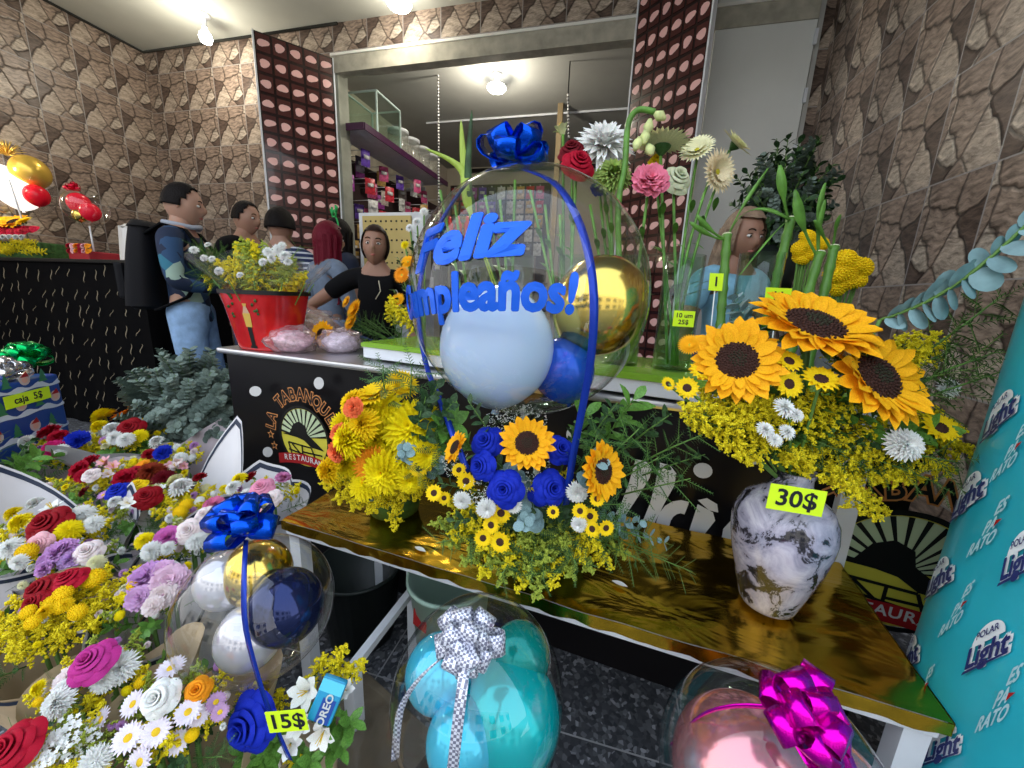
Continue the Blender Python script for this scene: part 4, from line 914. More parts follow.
for u, v, z, s_, k in ((430, 400, .90, .12, 'small'), (450, 425, .86, .12, 'broad'), (440, 445, .82, .1, 'fern'), (425, 415, .88, .12, 'small'), (415, 372, .95, .12, 'fern'), (440, 385, .93, .1, 'small'), (380, 365, .97, .1, 'fern'), (425, 470, .77, .08, 'fern'), (430, 440, .83, .1, 'small'), (455, 400, .92, .1, 'small')): sprig_to(B, b0, FZ(u, v, z), s_, k)
for u, v, z, s_ in ((425, 450, .80, .09), (445, 462, .78, .08), (412, 446, .82, .08)): euc_to(B, b0, FZ(u, v, z), s_, 1, 7, .2)

# ---- marbled vase and its sunflower bouquet
vb = FZ(766, 602, .562); vh = ON(784, 468, 1, vb.y).z - .562; vr = px(45, vb + Vector((0, 0, vh * .6)))
mv = mat('marbled ceramic', (.6, .58, .66), .18, coat=.6); n = mv.node_tree; bb = n.nodes['Principled BSDF']
t = n.nodes.new('ShaderNodeTexCoord'); z1 = n.nodes.new('ShaderNodeTexNoise'); z1.inputs['Scale'].default_value = 15; z1.inputs['Detail'].default_value = 9; z1.inputs['Roughness'].default_value = .68; z1.inputs['Distortion'].default_value = .9
r1 = n.nodes.new('ShaderNodeValToRGB'); n.links.new(t.outputs['Object'], z1.inputs['Vector']); n.links.new(z1.outputs['Fac'], r1.inputs[0]); n.links.new(r1.outputs[0], bb.inputs['Base Color'])
e = r1.color_ramp; e.elements[0].position = .41; e.elements[0].color = (.012, .012, .018, 1); e.elements[1].position = .66; e.elements[1].color = (.62, .60, .68, 1)
for p_, c_ in ((.455, (.05, .045, .06)), (.475, (.30, .29, .38)), (.56, (.44, .42, .53))): q = e.elements.new(p_); q.color = (*c_, 1)
vs = thing('marbled_vase', 'grey marbled ceramic vase with a 30$ tag on the gold table', 'vase', vb)
PF = [(.001, 0), (.50, 0), (.56, .015), (.60, .05), (.74, .2), (.90, .38), (.985, .52), (1.0, .60), (.96, .69), (.82, .77), (.60, .82), (.44, .86), (.38, .91), (.37, .95), (.42, 1.0), (.38, 1.0), (.33, .95), (.34, .9), (.001, .84)]
mb = MB(); mb.lathe([(r * vr, z * vh) for r, z in PF], 56); obj('vase_body', mb.mesh('vase', mv), vs)
c = vb + Vector((0, 0, vh * .85)); dirv = Vector((-c.x, -c.y, 0)).normalized(); rt = Vector((-dirv.y, dirv.x, 0))
price('30$', ON(796, 500, 1, vb.y - vr * 1.02), CF(1, -.12, .2), CF(.15, 1, .2), .078, .042, vs, size=.038)
S = thing('sunflower_bouquet', 'bouquet of three big sunflowers and goldenrod in the marbled vase', 'bouquet', vb + Vector((0, 0, vh * .86))); s0 = Vector(S.location) + Vector((0, 0, .10))
def stem(root, a, b, r=.004, m=None, name='stem', bend=(0, 0, 0)):
    a, b = Vector(a), Vector(b); mid = (a + b) / 2 + Vector(bend); mb = MB(); L0 = Vector(root.location)
    mb.tube([(a * (1 - s) ** 2 + mid * 2 * s * (1 - s) + b * s * s) - L0 for s in [i / 8 for i in range(9)]], r, 7); return obj(name, mb.mesh('stem', m or M_stem), root)
for u, v, t, r, d, sp in ((815, 324, .62, 64, (.05, .85, .75), 0), (737, 360, .61, 46, (-.35, .35, 1), 1), (878, 376, .58, 58, (.22, .45, 1), 2)):
    p = W(u, v, t); dd = CF(*d); sunflower(S, p, dd, px(r, p), sp); stem(S, Vector(S.location), p - dd * .02, .006)
for u, v, t, r in ((789, 361, .59, 14), (821, 379, .575, 18), (789, 384, .585, 15), (702, 371, .62, 13), (687, 388, .62, 12), (941, 428, .60, 17), (668, 384, .63, 8)):
    p = W(u, v, t); flower(S, 'small', C_YEL, p, flick(CF(0, .4, 1), .25), px(r, p)); stem(S, Vector(S.location), p, .0025)
p = W(690, 345, .64); flower(S, 'ger', C_SUN, p, CF(-.5, .5, 1), px(12, p))
for u, v, t, r in ((903, 445, .58, 18), (784, 408, .58, 12), (765, 430, .585, 10), (787, 432, .58, 9), (843, 349, .585, 11), (948, 388, .62, 12), (775, 440, .58, 8), (796, 415, .58, 8)):
    p = W(u, v, t); flower(S, 'mum' if r > 15 else 'white', C_WHT, p, flick(CF(0, .4, 1), .25), px(r, p))
G = ((690, 412), (705, 430), (722, 415), (740, 435), (700, 395), (735, 405), (755, 420), (720, 445), (750, 400), (690, 425), (680, 405), (830, 425), (850, 440), (870, 455), (795, 455), (812, 435), (825, 450), (840, 405), (900, 425), (925, 450), (955, 440), (968, 445), (905, 475), (885, 480), (870, 500), (880, 520), (945, 465), (915, 400), (930, 345), (905, 335), (940, 410), (780, 455), (805, 410), (860, 425), (885, 455), (735, 455), (965, 430), (812, 470), (770, 405), (725, 395), (925, 478), (708, 410), (745, 425), (840, 470), (890, 440), (850, 490))
random.seed(21)
G = G + ((745, 392), (765, 396), (800, 398), (830, 396), (855, 402), (775, 385), (845, 385), (860, 340), (925, 350), (938, 332))
G = G + tuple((u + random.uniform(-13, 13), v + random.uniform(-10, 8)) for u, v in G[:60])
for i, (u, v) in enumerate(G): spray_to(S, s0 + Vector((0, 0, -.03)), W(u, v, .60 + .06 * random.random()), random.uniform(.045, .06), 'y')
for u, v, t, s_, k in ((850, 395, .62, .09, 'broad'), (760, 390, .64, .09, 'fern'), (960, 370, .6, .12, 'fern'), (985, 350, .58, .12, 'fern'), (1000, 375, .58, .11, 'fern'), (950, 345, .62, .12, 'fern'), (890, 405, .62, .1, 'broad'), (820, 410, .63, .1, 'broad'), (720, 390, .66, .1, 'small'), (870, 470, .62, .08, 'fern'), (960, 460, .58, .1, 'fern'), (930, 430, .62, .1, 'broad'), (790, 440, .65, .09, 'small'), (1005, 300, .6, .12, 'fern'), (940, 480, .6, .08, 'fern'), (780, 400, .63, .09, 'broad'), (805, 395, .62, .08, 'small'), (835, 400, .61, .09, 'broad'), (755, 400, .64, .08, 'small'), (865, 420, .61, .08, 'small'), (905, 450, .6, .08, 'small'), (715, 410, .65, .08, 'fern'), (775, 445, .63, .08, 'fern'), (840, 455, .61, .08, 'fern'), (700, 350, .66, .09, 'fern'), (760, 335, .64, .08, 'small'), (845, 335, .62, .08, 'small')): sprig_to(S, s0, W(u, v, t), s_, k)
# long pale eucalyptus branch sweeping out to the right
e0, e1 = W(880, 320, .60), W(1030, 222, .50); mb = MB(); random.seed(8); L0 = Vector(S.location)
PT = lambda s: e0.lerp(e1, s) + CF(0, 1, 0) * (-.02 * sin(pi * s))
mb.tube([PT(i / 10) - L0 for i in range(11)], .0025, 6, 1)
for k in range(11):
    b_ = PT(.06 + k * .09); 
    for sg in (1, -1):
        d = (CF(.3, sg * .9 + random.uniform(-.3, .3), random.uniform(.1, .7))).normalized(); sd = d.cross(CF(0, 0, 1)).normalized(); r = random.uniform(.012, .020); d = (d + CF(0, 0, 1) * random.uniform(-.4, .5)).normalized(); sd = (d.cross(CF(0, 0, 1)) + CF(0, 0, 1) * random.uniform(-.5, .5)).normalized(); cc = b_ + d * r - L0
        mb.add([cc + CF(0, 0, 1) * .002] + [cc + d * r * cos(q * pi / 7) + sd * r * .9 * sin(q * pi / 7) for q in range(14)], [(0, q + 1, (q + 1) % 14 + 1) for q in range(14)], 0)
obj('eucalyptus_branch', mb.mesh('branch', [M_euc2, M_stem]), S); stem(S, Vector(S.location), e0, .003)
for u, v, t, s_ in ((712, 330, .68, .10), (728, 300, .70, .10)): euc_to(S, s0, W(u, v, t), s_, 1, 12, .18)

# ---- small arrangement with the blue ribbon balloon, lower left
def small_arr(label, c, r, name='balloon_arrangement', base=None, sq=1.0):
    t = thing(name, label, 'arrangement', base if base is not None else Vector((c.x, c.y, 0)))
    shell(t, c, r, sq); return t
cb = W(258, 606, .66); rb = .120
bb_ = Vector((cb.x + .02, cb.y - .015, 0))
D = small_arr('clear balloon with a blue bow over blue and white flowers, 15$ tag', cb, rb, base=bb_, sq=.96)
inner(D, W(258, 572, .67), .054, M_gchr, label='gold inner balloon'); inner(D, W(286, 606, .63), .057, M_nchr, label='midnight blue inner balloon'); inner(D, W(226, 580, .66), .046, M_schr, label='silver inner balloon'); inner(D, W(250, 636, .63), .050, M_schr, label='silver inner balloon')
bow(D, W(243, 527, .62), CF(0, 1, .6), .056, .034, 11, M_bow, seed=2)
ribbon(D, [W(246, 540, .60), W(244, 580, .545), W(246, 630, .53), W(262, 690, .55), W(275, 725, .57), W(290, 760, .58)], CF(1, 0, .2), .009, M_ribbon)
mb = MB(); mb.lathe([(.001, 0), (.085, 0), (.10, .22), (.095, .225), (.001, .23)], 28); obj('container', mb.mesh('container', mat('kraft paper', (.42, .33, .22), .8, var=.15, vscale=30)), D)
mb = MB(); mb.tube([(0, 0, .2), rel(cb, D) + Vector((0, 0, -rb))], .005, 6); obj('support_stick', mb.mesh('stick', M_white), D)
core = bb_ + Vector((0, 0, .24))
p = W(252, 722, .58); flower(D, 'rose', C_BLUE, p, CF(-.3, .2, 1), px(27, p))
for u, v, r in ((305, 692, 22), (322, 735, 20), (300, 725, 18), (345, 690, 14), (290, 745, 16)): p = W(u, v, .59); flower(D, 'lily', C_WHT, p, flick(CF(.1, .4, 1), .3), px(r, p))
for u, v in ((240, 690), (258, 680), (300, 760), (340, 655), (352, 665), (325, 655), (345, 645), (365, 660), (280, 690)): spray_to(D, core, W(u, v, .62), .045, 'y')
for u, v in ((330, 700), (350, 720), (240, 755), (255, 765), (310, 760), (345, 745), (275, 740), (265, 760)): sprig_to(D, core, W(u, v, .60), .07, 'broad')
tg = price('15$', W(287, 721, .545), CF(1, .08, 0), CF(.1, 1, .2), .056, .036, D, size=.034)
k1 = W(328, 699, .57); mb = MB(); mb.box((0, 0, 0), (.036, .058, .012), 0, bev=.004); mb.box((0, .018, .0065), (.034, .016, .001), 2); mb.box((.004, -.012, .0065), (.020, .03, .001), 3)
vs_, fs_ = text_geo('OREO', .015, .03, .001); mb.add([(-v.y + .004, v.x - .010, .0085) for v in vs_], fs_, 1)
q = obj('cookie_packet', mb.mesh('packet', [mat('cookie packet blue', (.02, .28, .5), .25), M_white, mat('packet light blue', (.1, .55, .75), .25), mat('packet dark blue', (.01, .06, .3), .3)], False), D, orient(k1, CF(.1, .2, 1), 1, 0, D))
q.matrix_basis = Matrix.Translation(rel(k1, D)) @ Matrix([[RC[j][i] for j in range(3)] for i in range(3)]).to_4x4() @ Matrix.Rotation(-.35, 4, 'Z') @ Matrix.Rotation(-.3, 4, 'X')

# ---- teal balloon, bottom centre
ctl = W(478, 694, .60); rt_ = .132
E_ = small_arr('clear balloon holding teal balloons under a silver houndstooth bow', ctl, rt_, sq=1.10)
inner(E_, W(510, 715, .60), .078, M_teal, label='teal inner balloon'); inner(E_, W(440, 672, .62), .055, M_tblue, label='light blue inner balloon'); inner(E_, W(462, 740, .56), .052, M_tblue, label='light blue inner balloon')
inner(E_, W(520, 655, .64), .05, mat('green teal latex', (.0, .22, .2), .15, metal=.3), label='dark green inner balloon')
mh = mat('houndstooth ribbon', (.6, .6, .7), .28, metal=.35); n = mh.node_tree; bb = n.nodes['Principled BSDF']; t = n.nodes.new('ShaderNodeTexCoord'); ck = n.nodes.new('ShaderNodeTexChecker'); ck.inputs['Scale'].default_value = 260
ck.inputs['Color1'].default_value = (.82, .84, .95, 1); ck.inputs['Color2'].default_value = (.20, .21, .30, 1); n.links.new(t.outputs['Object'], ck.inputs[0]); n.links.new(ck.outputs[0], bb.inputs['Base Color'])
bow(E_, W(468, 640, .545), CF(0, .5, 1), .052, .028, 13, mh, seed=6)
ribbon(E_, [W(466, 655, .505), W(462, 690, .478), W(457, 730, .47), W(452, 775, .475)], CF(1, 0, .1), .014, mh)
ribbon(E_, [W(445, 655, .53), W(418, 680, .535), W(400, 712, .55), W(395, 760, .56)], CF(1, .6, .1), .014, mh)
def plinth(t, c, r, z1, lab):
    mb = MB(); mb.lathe([(.001, 0), (.09, 0), (.105, z1 * .6), (.10, z1 * .6 + .004), (.001, z1 * .6 + .01)], 28); obj('container', mb.mesh('container', mat('kraft paper', (.42, .33, .22), .8, var=.15, vscale=30)), t)
    mb = MB(); mb.tube([(0, 0, z1 * .6), (0, 0, z1)], .005, 6); obj('support_stick', mb.mesh('stick', M_white), t)
    for k in range(8): a = k * .785; q = Vector((t.location.x + .08 * cos(a), t.location.y + .08 * sin(a), z1 * .66)); flower(t, 'mum' if k % 2 else 'carn', C_WHT if k % 2 else C_LIL, q, (cos(a), sin(a), .8), .035)
plinth(E_, ctl, rt_, ctl.z - rt_ * 1.1, '')
# ---- pink balloon, bottom right
cp = W(768, 782, .50); rp = .133
F_ = small_arr('clear balloon holding rose chrome balloons under a magenta bow', cp, rp, sq=1.0)
inner(F_, W(745, 775, .50), .088, M_pchr, label='rose chrome inner balloon'); inner(F_, W(830, 790, .50), .06, M_pchr, label='rose chrome inner balloon')
M_mb = mat('magenta metallic ribbon', (.62, .0, .42), .2, metal=.85, bump=.15, bscale=30)
bow(F_, W(796, 716, .43), CF(.1, .8, 1), .054, .030, 12, M_mb, seed=9)
ribbon(F_, [W(780, 708, .44), W(735, 706, .47), W(700, 716, .50), W(670, 745, .54)], CF(0, 1, .2), .007, M_mb)
ribbon(F_, [W(810, 730, .41), W(835, 745, .395), W(850, 775, .395), W(862, 810, .41)], CF(1, .4, .1), .018, M_mb)
plinth(F_, cp, rp, cp.z - rp, '')
# ================================================================ behind: vases, gerberas, bamboo
TZ = .925
def gvase(label, u, t_y, r, h, group='glass vases on the green table'):
    "cylinder glass vase whose axis passes pixel column u at table height"
    p = u; o = thing('glass_vase', label, 'vase', p, group); mb = MB()
    mb.lathe([(.001, 0), (r, 0), (r, h), (r - .003, h), (r - .003, .008), (.001, .008)], 28); obj('glass', mb.mesh('glass', M_glass), o)
    mb = MB(); mb.lathe([(.001, .01), (r - .005, .01), (r - .005, h * .45), (.001, h * .45)], 24); obj('water', mb.mesh('water', clear_film('greenish water', tint=(.8, .9, .75), refl=.6, ior=1.33)), o)
    return o
VP = [Vector((.17, 1.13, TZ)), Vector((.035, 1.16, TZ)), Vector((-.12, 1.17, TZ)), Vector((-.29, 1.20, TZ)), Vector((.33, 1.07, TZ)), Vector((-.44, 1.24, TZ))]
VL = ['tall glass vase right of the gold inner balloon, with a small green tag', 'glass vase directly behind the right side of the big balloon', 'glass vase behind the middle of the big balloon', 'glass vase behind the left half of the big balloon', 'glass vase behind the top left sunflower bloom', 'leftmost glass vase behind the big balloon']
VV = [gvase(l, p, 0, .048 if i != 0 else .05, .30) for i, (p, l) in enumerate(zip(VP, VL))]
price('10 um', VP[0] + Vector((.008, -.052, .14)), (1, -.1, 0), (0, 0, 1), .050, .040, VV[0], two='25$')
def stemmed(label, vi, kind, c, u, v, t, r, d, bend=(0, 0, 0), group=None, cat='flower', leafy=1):
    p = W(u, v, t); base = VP[vi] + Vector((random.uniform(-.02, .02), random.uniform(-.02, .02), .012)); o = thing('cut_flower', label, cat, base, group)
    if kind: dd = CF(*d); flower(o, kind, c, p, dd, px(r, p)); top = p - dd * px(r, p) * .3
    else: top = p
    stem(o, base, top, .0042, M_lgreen, bend=bend)
    if leafy:
        mb = MB()
        for k in range(3): s = .35 + .18 * k; q = base.lerp(top, s) - base; leaf_geo(mb, q, (cos(k * 2.3), sin(k * 2.3), .7), .07, .016, 0)
        obj('leaf', mb.mesh('leaves', M_lgreen), o)
    return o
random.seed(33)
stemmed('white spider chrysanthemum standing tall above the balloon', 1, 'white', C_WHT, 603, 148, 1.12, 33, (0, .5, 1))
stemmed('pale cream gerbera seen from the side, green cup below', 0, 'ger', C_CREAM, 662, 147, 1.10, 29, (.1, 1, .15))
stemmed('pink carnation right above the clear balloon', 1, 'carn', (.85, .22, .33), 650, 182, 1.04, 19, (-.1, .25, 1))
stemmed('cream gerbera leaning right, highest of the pale group', 0, 'ger', C_CREAM, 735, 145, 1.10, 20, (.5, .5, .6), bend=(-.04, 0, 0))
stemmed('cream gerbera drooping below the others by the white door', 0, 'ger', (.85, .7, .45), 717, 172, 1.08, 22, (.4, -.2, 1), bend=(-.04, 0, .02))
stemmed('cream gerbera facing left beside the white door', 0, 'ger', C_CREAM, 697, 150, 1.12, 18, (-.5, .4, .8), bend=(-.02, 0, 0))
stemmed('red rose right of the blue bow', 2, 'rose', C_CRIM, 578, 165, 1.05, 17, (.2, .3, 1)); stemmed('dark red rose behind the brighter one by the bow', 2, 'rose', C_DRED, 572, 152, 1.10, 14, (-.2, .5, 1))
stemmed('greenish white rose beside the pink carnation', 0, 'rose', (.62, .66, .45), 676, 180, 1.1, 16, (.2, .3, 1))
stemmed('round green bloom between the red rose and pink carnation', 1, 'mum', (.35, .48, .12), 612, 178, 1.10, 21, (0, .4, 1))
stemmed('small blue flower behind the white spider bloom', 1, 'carn', C_BLUE, 600, 190, 1.16, 10, (0, .4, 1)); stemmed('yellow rose bud behind the cream gerbera stem', 0, 'bud', C_YEL, 655, 162, 1.16, 9, (0, .6, 1))
o = stemmed('pale lily buds beside the blue bow', 2, 'lily', (.7, .75, .4), 562, 130, 1.12, 13, (-.3, 1, .2))
# drooping tuberose with a bent tip
base = VP[1] + Vector((.01, 0, .012)); o = thing('cut_flower', 'thick green stem bent over at its tip with pale buds', 'flower', base)
pts = [base, W(618, 220, 1.06), W(625, 165, 1.05), W(628, 125, 1.05), W(638, 110, 1.04), W(655, 112, 1.03)]; mb = MB()
sp_ = []
for i in range(len(pts) - 1):
    a_, b_, c_, d_ = pts[max(0, i - 1)], pts[i], pts[i + 1], pts[min(len(pts) - 1, i + 2)]
    for k in range(5): t = k / 5; sp_.append(.5 * ((2 * b_) + (c_ - a_) * t + (2 * a_ - 5 * b_ + 4 * c_ - d_) * t * t + (3 * b_ - a_ - 3 * c_ + d_) * t ** 3) - base)
sp_.append(pts[-1] - base); mb.tube(sp_, .008, 8); obj('stem', mb.mesh('stem', M_lgreen), o)
mb = MB()
for u, v, du, dv in ((655, 113, 10, 6), (650, 120, -3, 14), (646, 130, -2, 14), (640, 138, -5, 12), (648, 145, 4, 10)): a_, b_ = W(u, v, 1.03), W(u + du, v + dv, 1.02); mb.tube([a_ - base, a_.lerp(b_, .5) - base, b_ - base], [.006, .014, .005], 8)
obj('bud', mb.mesh('buds', petal_mat((.62, .68, .30))), o)
for i in range(10):
    vi = (2, 3, 2, 3, 5, 3, 1, 5, 2, 3)[i]; u = (530, 500, 545, 470, 455, 515, 590, 440, 560, 485)[i]; v = (190, 200, 205, 215, 205, 180, 205, 190, 215, 195)[i]
    o = stemmed('thin green stem standing in a vase behind the big balloon', vi, None, None, u, v, 1.12, 0, None, group='bare stems in the vases behind the big balloon', cat='stem')
# light green blades left of the bow
for i, (u0, v0, u1, v1, u2_, v2_, l) in enumerate(((470, 215, 462, 170, 425, 148, 'long pale green leaf arching left beside the blue bow'), (472, 215, 464, 165, 461, 120, 'upright pointed green leaf left of the blue bow'), (475, 215, 468, 175, 472, 110, 'dark narrow upright leaf just left of the blue bow'))):
    base = VP[3] + Vector((.01 * i, 0, .012)); o = thing('long_leaf', l, 'leaf', base); P = [base, W(u0, v0, 1.1), W(u1, v1, 1.08), W(u2_, v2_, 1.05)]; mb = MB(); pts = []; ws = []
    for k in range(19):
        t = k / 18 * 2.999; j = int(t); f = t - j; a_, b_, c_, d_ = P[max(0, j - 1)], P[j], P[j + 1], P[min(3, j + 2)]
        pts.append(.5 * ((2 * b_) + (c_ - a_) * f + (2 * a_ - 5 * b_ + 4 * c_ - d_) * f * f + (3 * b_ - a_ - 3 * c_ + d_) * f ** 3) - base); ws.append(.004 + .020 * sin(pi * min(1, k / 18)) * (k > 6) if k < 18 else .001)
    mb.strip(pts, [CF(.9, .45, .1) if i == 0 else CF(1, 0, .2)] * 19, ws); q = obj('blade', mb.mesh('blade', M_dgreen if i == 2 else mat('yellow green leaf', (.38, .52, .08), .4)), o); solid(q, .0015)
# lucky bamboo
def bamboo(label, u0, v0, u1, v1, t, leaves, low):
    a_, b_ = W(u0, v0, t), W(u1, v1, t); d = (b_ - a_).normalized(); base = a_ + d * ((low - a_.z) / d.z); o = thing('bamboo_stalk', label, 'plant', base, None); L = (b_ - base).length; mb = MB(); pts = []; rs = []
    n = int(L / .05) + 1
    for i in range(n * 4 + 1): s = i / (n * 4); pts.append(d * L * s); rs.append(.0098 + (.0022 if i % 4 == 0 else 0) - (.0 if i % 4 else 0))
    mb.tube(pts, rs, 12, 0); mb.tube([d * (L - .002), d * (L + .003)], .0105, 12, 1); obj('stalk', mb.mesh('stalk', [mat('bamboo green', (.09, .22, .03), .35, var=.2, vscale=30), mat('cut bamboo end', (.6, .6, .4), .7)]), o)
    for (u, v, uu, vv, w_) in leaves:
        p0, p1, p2 = b_ - d * .012, W(u, v, t - .02), W(uu, vv, t - .04); mb = MB(); pts = []; ws = []
        for k in range(13):
            s = k / 12; pts.append(p0 * (1 - s) ** 2 + p1 * 2 * s * (1 - s) + p2 * s * s - base); ws.append(.006 if s < .45 else .005 + w_ * .75 * sin(pi * (s - .45) / .56))
        mb.strip(pts, [CF(.8, .5, .2) if abs(uu - u0) > 12 else CF(1, 0, .3)] * 13, ws); q = obj('leaf', mb.mesh('leaf', M_lgreen), o); solid(q, .001)
    return o
bamboo('bamboo stalk behind the top left sunflower, in front of the seated woman', 723, 290, 727, 235, .95, ((735, 215, 768, 168, .02), (712, 235, 697, 215, .012), (745, 190, 790, 220, .008), (712, 240, 690, 222, .012)), TZ)
bamboo('tallest bamboo stalk with two upright leaves, behind the largest sunflower', 774, 290, 791, 219, .92, ((782, 200, 780, 165, .022), (790, 210, 740, 275, .010)), TZ)
bamboo('bamboo stalk with leaves fanning right, before the yellow chrysanthemums', 808, 293, 820, 253, .90, ((800, 230, 795, 190, .026), (815, 215, 825, 183, .014), (818, 225, 825, 200, .012)), TZ)
bamboo('shortest bamboo stalk, beside the yellow chrysanthemums', 824, 293, 834, 247, .90, ((822, 235, 815, 220, .01), (835, 225, 840, 215, .010)), TZ)
for l, bd, u, v, t, w_, dx in (('green price tag standing behind the largest sunflower', '11', 778, 297, .86, .058, 0), ('green price tag behind the top left sunflower', '1', 716, 282, .90, .032, 0)):
    p = W(u, v, t); o = price(bd, p, CF(1, -.05, 0), CF(0, 1, .1), w_, .040, None); tag(o, l, 'tag')
    st = MB(); st.tube([(0, -.018, -.002), (0, TZ - p.z - .0, -.002)], .0015, 5); obj('stick', st.mesh('stick', M_white), o)
# yellow chrysanthemum bunches on the counter
for l, u, v, t, r, z0 in (('yellow chrysanthemum bunch beside the tiled wall', 846, 273, 1.02, 27, .862), ('smaller yellow chrysanthemum bunch behind the bamboo', 808, 248, 1.10, 21, .862)):
    p = W(u, v, t); o = thing('chrysanthemum_bunch', l, 'flowers', (p.x, p.y, z0))
    for k in range(9):
        a = k * 2.4; rr = px(r, p) * .62 * sqrt(k / 9); q = p + CF(1, 0, 0) * rr * cos(a) + CF(0, 1, .3) * rr * sin(a); flower(o, 'but', C_YEL, q, flick(CF(0, .5, 1), .3), px(r, p) * .42); stem(o, Vector(o.location), q, .003)
    mb = MB(); mb.lathe([(.001, 0), (.05, 0), (.055, .14), (.051, .14), (.046, .006), (.001, .006)], 24); obj('pot', mb.mesh('pot', mat('grey pot', (.12, .12, .13), .5)), o)
# dark bush by the right wall on a stand
sb = Vector((.82, 2.46, 0)); o = thing('plant_stand', 'dark tall stand by the tiled right wall carrying foliage', 'stand', sb)
mb = MB(); mb.lathe([(.001, 1.17), (.14, 1.17), (.14, 1.20), (.001, 1.20)], 20); obj('top', mb.mesh('top', M_black), o); mb = MB(); mb.tube([(0, 0, 0), (0, 0, 1.17)], .03, 10); mb.lathe([(.001, 0), (.16, 0), (.15, .02), (.001, .03)], 20); obj('post', mb.mesh('post', M_black), o)
def foliage_ball(name, label, cat, base, c, R_, n, kinds, scale, pot=None, seed=1, sq=(1, 1, 1)):
    random.seed(seed); o = thing(name, label, cat, base); c = Vector(c)
    for k in range(n):
        z = 1 - 1.75 * (k + .5) / n; a = k * 2.39996; q = sqrt(max(0, 1 - z * z)); d = Vector((q * cos(a) * sq[0], q * sin(a) * sq[1], z * sq[2])); kd = kinds[k % len(kinds)]; s = scale * random.uniform(.8, 1.2); t = c + d * R_ * random.uniform(.75, 1.05)
        if kd == 'e': euc_to(o, c - Vector((0, 0, R_ * .4)), t, s, 0, 20, .13)
        elif kd in 'yg': spray_to(o, c - Vector((0, 0, R_ * .4)), t, s, kd)
        else: sprig_to(o, c - Vector((0, 0, R_ * .4)), t, s, kd)
    if pot: mb = MB(); r, h = pot; mb.lathe([(.001, 0), (r * .8, 0), (r, h), (r * .94, h), (r * .76, .008), (.001, .008)], 24); obj('pot', mb.mesh('pot', mat('black plastic', (.012, .018, .016), .4)), o)
    return o
M_deuc = mat('dark eucalyptus leaves', (.05, .09, .085), .5, var=.4, vscale=30)
o = foliage_ball('eucalyptus_bunch', 'dark green small-leaved bunch high by the right wall', 'foliage', sb + Vector((0, 0, 1.20)), Vector((.79, 2.42, 1.62)), .28, 95, ('small', 'small', 'e'), .19, (.12, .22), 5, (.85, .8, 1.15))
# stems of the dark bunch reach down into its pot
for k in range(7): stem(o, Vector(o.location) + Vector((.05 * cos(k), .05 * sin(k), .05)), Vector((.79 + .1 * cos(k), 2.42 + .1 * sin(k), 1.6)), .005, M_green)
# grey green eucalyptus bundle behind the bouquets
ec = ON(190, 412, 1, 1.45); o = foliage_ball('eucalyptus_bunch', 'large grey green eucalyptus bundle on the floor left of the counter', 'foliage', (ec.x, ec.y, 0), ec + Vector((0, 0, .0)), .37, 200, ('e',), .22, (.15, .32), 6, (1.0, .6, .95))

# ================================================================ on the counter: red bucket, wrapped packs, sunflower bundle
rb_ = FZ(258, 350, .862) + Vector((.0, .06, 0)); tp = px(36, rb_)
o = thing('flower_bucket', 'tapered red bucket with gold print holding wildflowers on the steel counter', 'bucket', rb_)
H_ = (ON(258, 291, 1, rb_.y).z - .862); mb = MB()
def rsq(r, z, n=32): return [(r * (abs(cos(2 * pi * k / n)) ** .55) * (1 if cos(2 * pi * k / n) >= 0 else -1), r * .8 * (abs(sin(2 * pi * k / n)) ** .55) * (1 if sin(2 * pi * k / n) >= 0 else -1), z) for k in range(n)]
rings = [rsq(tp * .66, 0), rsq(tp * .70, .01), rsq(tp * .98, H_ - .005), rsq(tp * 1.0, H_), rsq(tp * .95, H_), rsq(tp * .66, .012)]
mb.add([p for r in rings for p in r], [(i * 32 + k, i * 32 + (k + 1) % 32, (i + 1) * 32 + (k + 1) % 32, (i + 1) * 32 + k) for i in range(5) for k in range(32)] + [tuple(range(31, -1, -1)), tuple(160 + k for k in range(32))])
obj('bucket_body', mb.mesh('bucket', mat('red glossy print', (.62, .012, .015), .22, coat=.4, var=.25, vscale=9)), o)
mb = MB(); 
for x, w_ in ((.01, .035),):
    yy = lambda z: -tp * .8 * (.68 + .30 * z / H_) - .002
    for (za, zb, wa, wb, m) in ((.02, .09, .018, .020, 1), (.09, .14, .028, .034, 0), (.14, .165, .03, .012, 2), (.165, .175, .012, .02, 0), (.01, .02, .03, .03, 1)):
        za *= H_ / .22; zb *= H_ / .22; mb.add([(x - wa / 2, yy(za), za), (x + wa / 2, yy(za), za), (x + wb / 2, yy(zb), zb), (x - wb / 2, yy(zb), zb)], [(0, 1, 2, 3)], m)
for k in range(12): z = H_ * (.55 + .4 * random.random()); x = random.choice((-1, 1)) * random.uniform(.035, .065); mb.octa((x, yy(z) , z), .007, 3)
obj('printed_figure', mb.mesh('print', [mat('gold print', (.65, .42, .08), .4), M_black, mat('skin tone print', (.6, .38, .25), .5), M_green], False), o)
mb = MB(); mb.add([(r * 1.02, y * 1.02, H_ - .012) for r, y, z in rings[3]] + [(r * 1.02, y * 1.02, H_ + .003) for r, y, z in rings[3]], [(k, (k + 1) % 32, 32 + (k + 1) % 32, 32 + k) for k in range(32)]); obj('rim', mb.mesh('rim', M_black), o)
wfb = rb_ + Vector((0, 0, H_ * .3)); wf = thing('wildflower_bunch', 'loose yellow and white wildflowers standing in the red bucket', 'flowers', wfb); random.seed(15); w0 = rb_ + Vector((0, 0, H_ * .8)); tw = depth(rb_)
